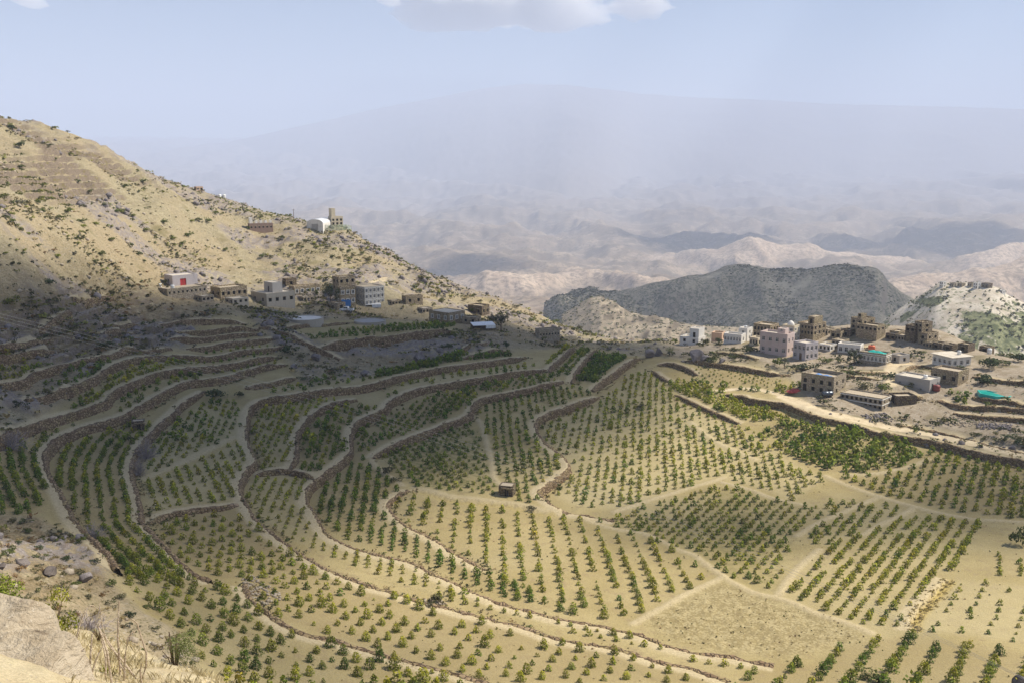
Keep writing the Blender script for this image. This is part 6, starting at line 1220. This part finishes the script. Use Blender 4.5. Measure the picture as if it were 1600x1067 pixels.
# big pale boulder
t = NT('cream_limestone', .9, .2); P = t.coord(); n = t.noise(P, 3, 6, .6); f = t.noise(P, 22, 5, .7); st = t.noise(t.vscale(P, (1, 1, 3.5)), 4, 5, .6, .8); ed = t.vor(t.vscale(P, (1, 1, 1.8)), 1.7, 'DISTANCE_TO_EDGE')
k = t.mix(t.ramp(n, .35, .65), (.48,.41,.31), (.40,.33,.24)); k = t.mix(t.ramp(st, .55, .68), k, (.38,.31,.22)); k = t.mix(t.ramp(f, .58, .72), k, (.60,.54,.44)); k = t.mix(t.math('MULTIPLY', t.ramp(ed, .03, .0), t.ramp(n, .55, .65)), k, (.22,.17,.12)); t.color(k); t.bump(t.math('ADD', t.math('ADD', f, t.math('MULTIPLY', st, 2.0)), t.math('MULTIPLY', n, 2.0)), 1.0, .03); M_BIG = t.m
def cut_rock(name, mat, seed, planes, sub=6, rough=.05):
    import bmesh
    bm = bmesh.new(); bmesh.ops.create_icosphere(bm, subdivisions=sub, radius=1.7); me = bpy.data.meshes.new(name); bm.to_mesh(me); bm.free(); V = np.empty(len(me.vertices)*3); me.vertices.foreach_get('co', V); V = V.reshape(-1, 3)
    for n, d in planes:
        n = np.array(n, float); n /= np.linalg.norm(n); q = V@n-d; V = V-np.clip(q, 0, None)[:, None]*n[None]
    for i in range(3): V[:, i] += rough*(fbm(V[:, (i+1) % 3]*1.6+i*5+V[:, i]*.7, V[:, (i+2) % 3]*1.6, 5, seed+i)+.6*np.abs(fbm(V[:, (i+1) % 3]*5+V[:, i]*3, V[:, (i+2) % 3]*5, 3, seed+9+i)))
    me.vertices.foreach_set('co', V.ravel()); me.materials.append(mat); me.polygons.foreach_set('use_smooth', [True]*len(me.polygons)); me.update(); return me
me = cut_rock('boulder', M_BIG, 455, [((0,-.25,1),.78),((.62,-.3,.75),.86),((1,-.35,.25),.93),((-.1,-1,.25),.8),((.3,-.8,.6),.92),((.85,-.6,-.1),1.0),((-.5,-.5,.8),.95),((.9,.4,.3),.95),((.2,.5,.9),.95),((-1,0,.1),1.1),((0,1,0),1.0)])
p = at(-8, 1062, 8.9); o = link('boulder', me, None, (p[0], p[1], p[2]), .0, label='huge cream boulder cut off by the photo corner', category='rock'); o.scale = (.60, .55, .74)
p = at(14, 1092, 7.5); o = link('boulder', cut_rock('boulder', M_BIG, 471, [((0,-.2,1),.6),((1,-.2,.4),.9),((0,-1,.2),.9),((-.7,-.4,.6),.9),((.5,-.7,.6),.95)], 6, .07), None, (p[0], p[1], p[2]), .15, label='lower cream slab leaning against the huge boulder', category='rock'); o.scale = (.40, .30, .36)
# leafy shrubs beside it
def leafy(label, px, py, D, w, h, n, leaf, green, tip, seed):
    p = at(px, py, D); root = link('leafy_shrub', None, None, (p[0], p[1], p[2]), 0, label=label, category='shrub'); v, f, c = round_bush(n, leaf, seed, green, tip, 1.0); v = v*np.array([w, w, h]); link('foliage', mesh_np('foliage', v, f, M_LEAF_O, False, None, c), root)
    b = MB(); rs = np.random.default_rng(seed)
    for i in range(14): a = rs.uniform(0, 6.28); r = rs.uniform(.1, .4)*w; b.tube([(0, 0, -.15), (r*.5*math.cos(a), r*.5*math.sin(a), h*.3), (r*math.cos(a), r*math.sin(a), h*rs.uniform(.5, .8))], [.008, .006, .003], 4)
    b.build('stem', M_WOOD, root)
YG = ((.17,.20,.02), (.46,.44,.05)); leafy('yellow-green leafy shrub growing beside the huge cream boulder', 80, 1010, 9.7, .40, .52, 1500, .055, *YG, 801)
leafy('lime green leafy shrub at the photo edge above the boulder', 0, 945, 10.2, .46, .36, 1500, .055, (.14,.20,.02), (.38,.42,.06), 802); leafy('low yellow-green shrub among the bare stems', 170, 1068, 8.3, .26, .24, 900, .035, *YG, 803); leafy('feathery green shrub on the rim of the ledge', 272, 1036, 10.0, .52, .36, 2600, .03, (.11,.15,.04), (.27,.30,.09), 804)
leafy('small leafy sprig under the boulder edge', 106, 1040, 8.6, .12, .12, 160, .035, *YG, 805); leafy('tiny green shrub behind the bare stems', 155, 1000, 10.2, .2, .18, 500, .03, (.12,.15,.03), (.30,.31,.07), 806)
# bare arching stems
M_STEM = rock_material('bleached_stem', (.36,.27,.18), (.52,.43,.33), (.25,.18,.12)); rs = np.random.default_rng(9)
ST_ = [[(138,1075),(118,1030),(117,1010),(122,985),(128,965),(135,950),(143,945),(152,951)],[(139,1070),(142,1010),(144,990)],[(139,1066),(150,1030),(160,1010)],[(190,1080),(186,1020),(183,980),(186,950),(186,938)],[(193,1078),(195,1030),(200,995),(212,985)],[(206,1078),(190,1040),(175,1010),(160,990),(148,970)],[(218,1074),(228,1040),(230,1025),(222,1000),(215,975),(205,967),(195,970)],[(218,1068),(190,1030),(165,1000),(158,965),(155,945),(160,934)],[(100,1037),(115,1025),(133,1012)],[(222,1080),(219,1050),(221,1035)],[(165,1078),(166,1040),(163,1012),(159,1000)],[(176,1078),(170,1030),(160,995),(153,980),(158,970)]]
b0 = at(170, 1075, 8.0); root = link('bare_shrub', None, None, tuple(b0), 0, label='leafless arching stems standing on the ledge rim', category='shrub')
for i, pts in enumerate(ST_):
    D = 8.0+rs.uniform(-.35, .35); Q, L = resample(np.array([at(a, b, D+.02*k) for k, (a, b) in enumerate(pts)]), .03); m = MB(); n = len(Q); m.tube([tuple(q-b0) for q in Q], [.0095*(1-.72*k/n) for k in range(n)], 6); m.build('stem', M_STEM, root)
o = link('leafless_bush', twig_mesh('leafless_bush', 150, 560, M_TWIG, .5), None, tuple(at(130, 1002, 10.9)), 0, label='grey fuzzy leafless bush behind the arching stems', category='bush'); o.scale = (.42, .42, .34)
# dry grass on the ledge
rs = np.random.default_rng(33); n = 7000; pxx = rs.uniform(95, 400, n); dd = rs.uniform(5.5, 10.8, n); aa = np.array([math.atan2(*[float(v) for v in rays(p_, 1000)[:2]]) for p_ in pxx]); x = np.sin(aa)*dd; y = np.cos(aa)*dd; k = fbm(x/.5, y/.5, 3, 705) > -.12; x, y = x[k], y[k]; n = len(x); z = lz(x, y)
hgt = rs.uniform(.03, .10, n)*(1+.6*fbm(x/.8, y/.8, 2, 706)); a = rs.uniform(0, 6.28, n); ln = rs.uniform(.2, .8, n); w = .0022; dx, dy = np.cos(a), np.sin(a); bx, by = -dy*w, dx*w
V = np.stack([np.stack([x-bx, y-by, z-.01], 1), np.stack([x+bx, y+by, z-.01], 1), np.stack([x+bx*.7+dx*hgt*ln*.4, y+by*.7+dy*hgt*ln*.4, z+hgt*.65], 1), np.stack([x+dx*hgt*ln, y+dy*hgt*ln, z+hgt], 1)], 1).reshape(-1, 3)
C = np.repeat(np.array([(.56,.48,.29)])*rs.uniform(.7, 1.25, (n, 1)), 4, 0); link('dry_grass', mesh_np('dry_grass', V, np.arange(4*n).reshape(n, 4), M_LEAF, False, None, C), None, kind='stuff', label='straw-coloured dry grass on the near ledge', category='grass')
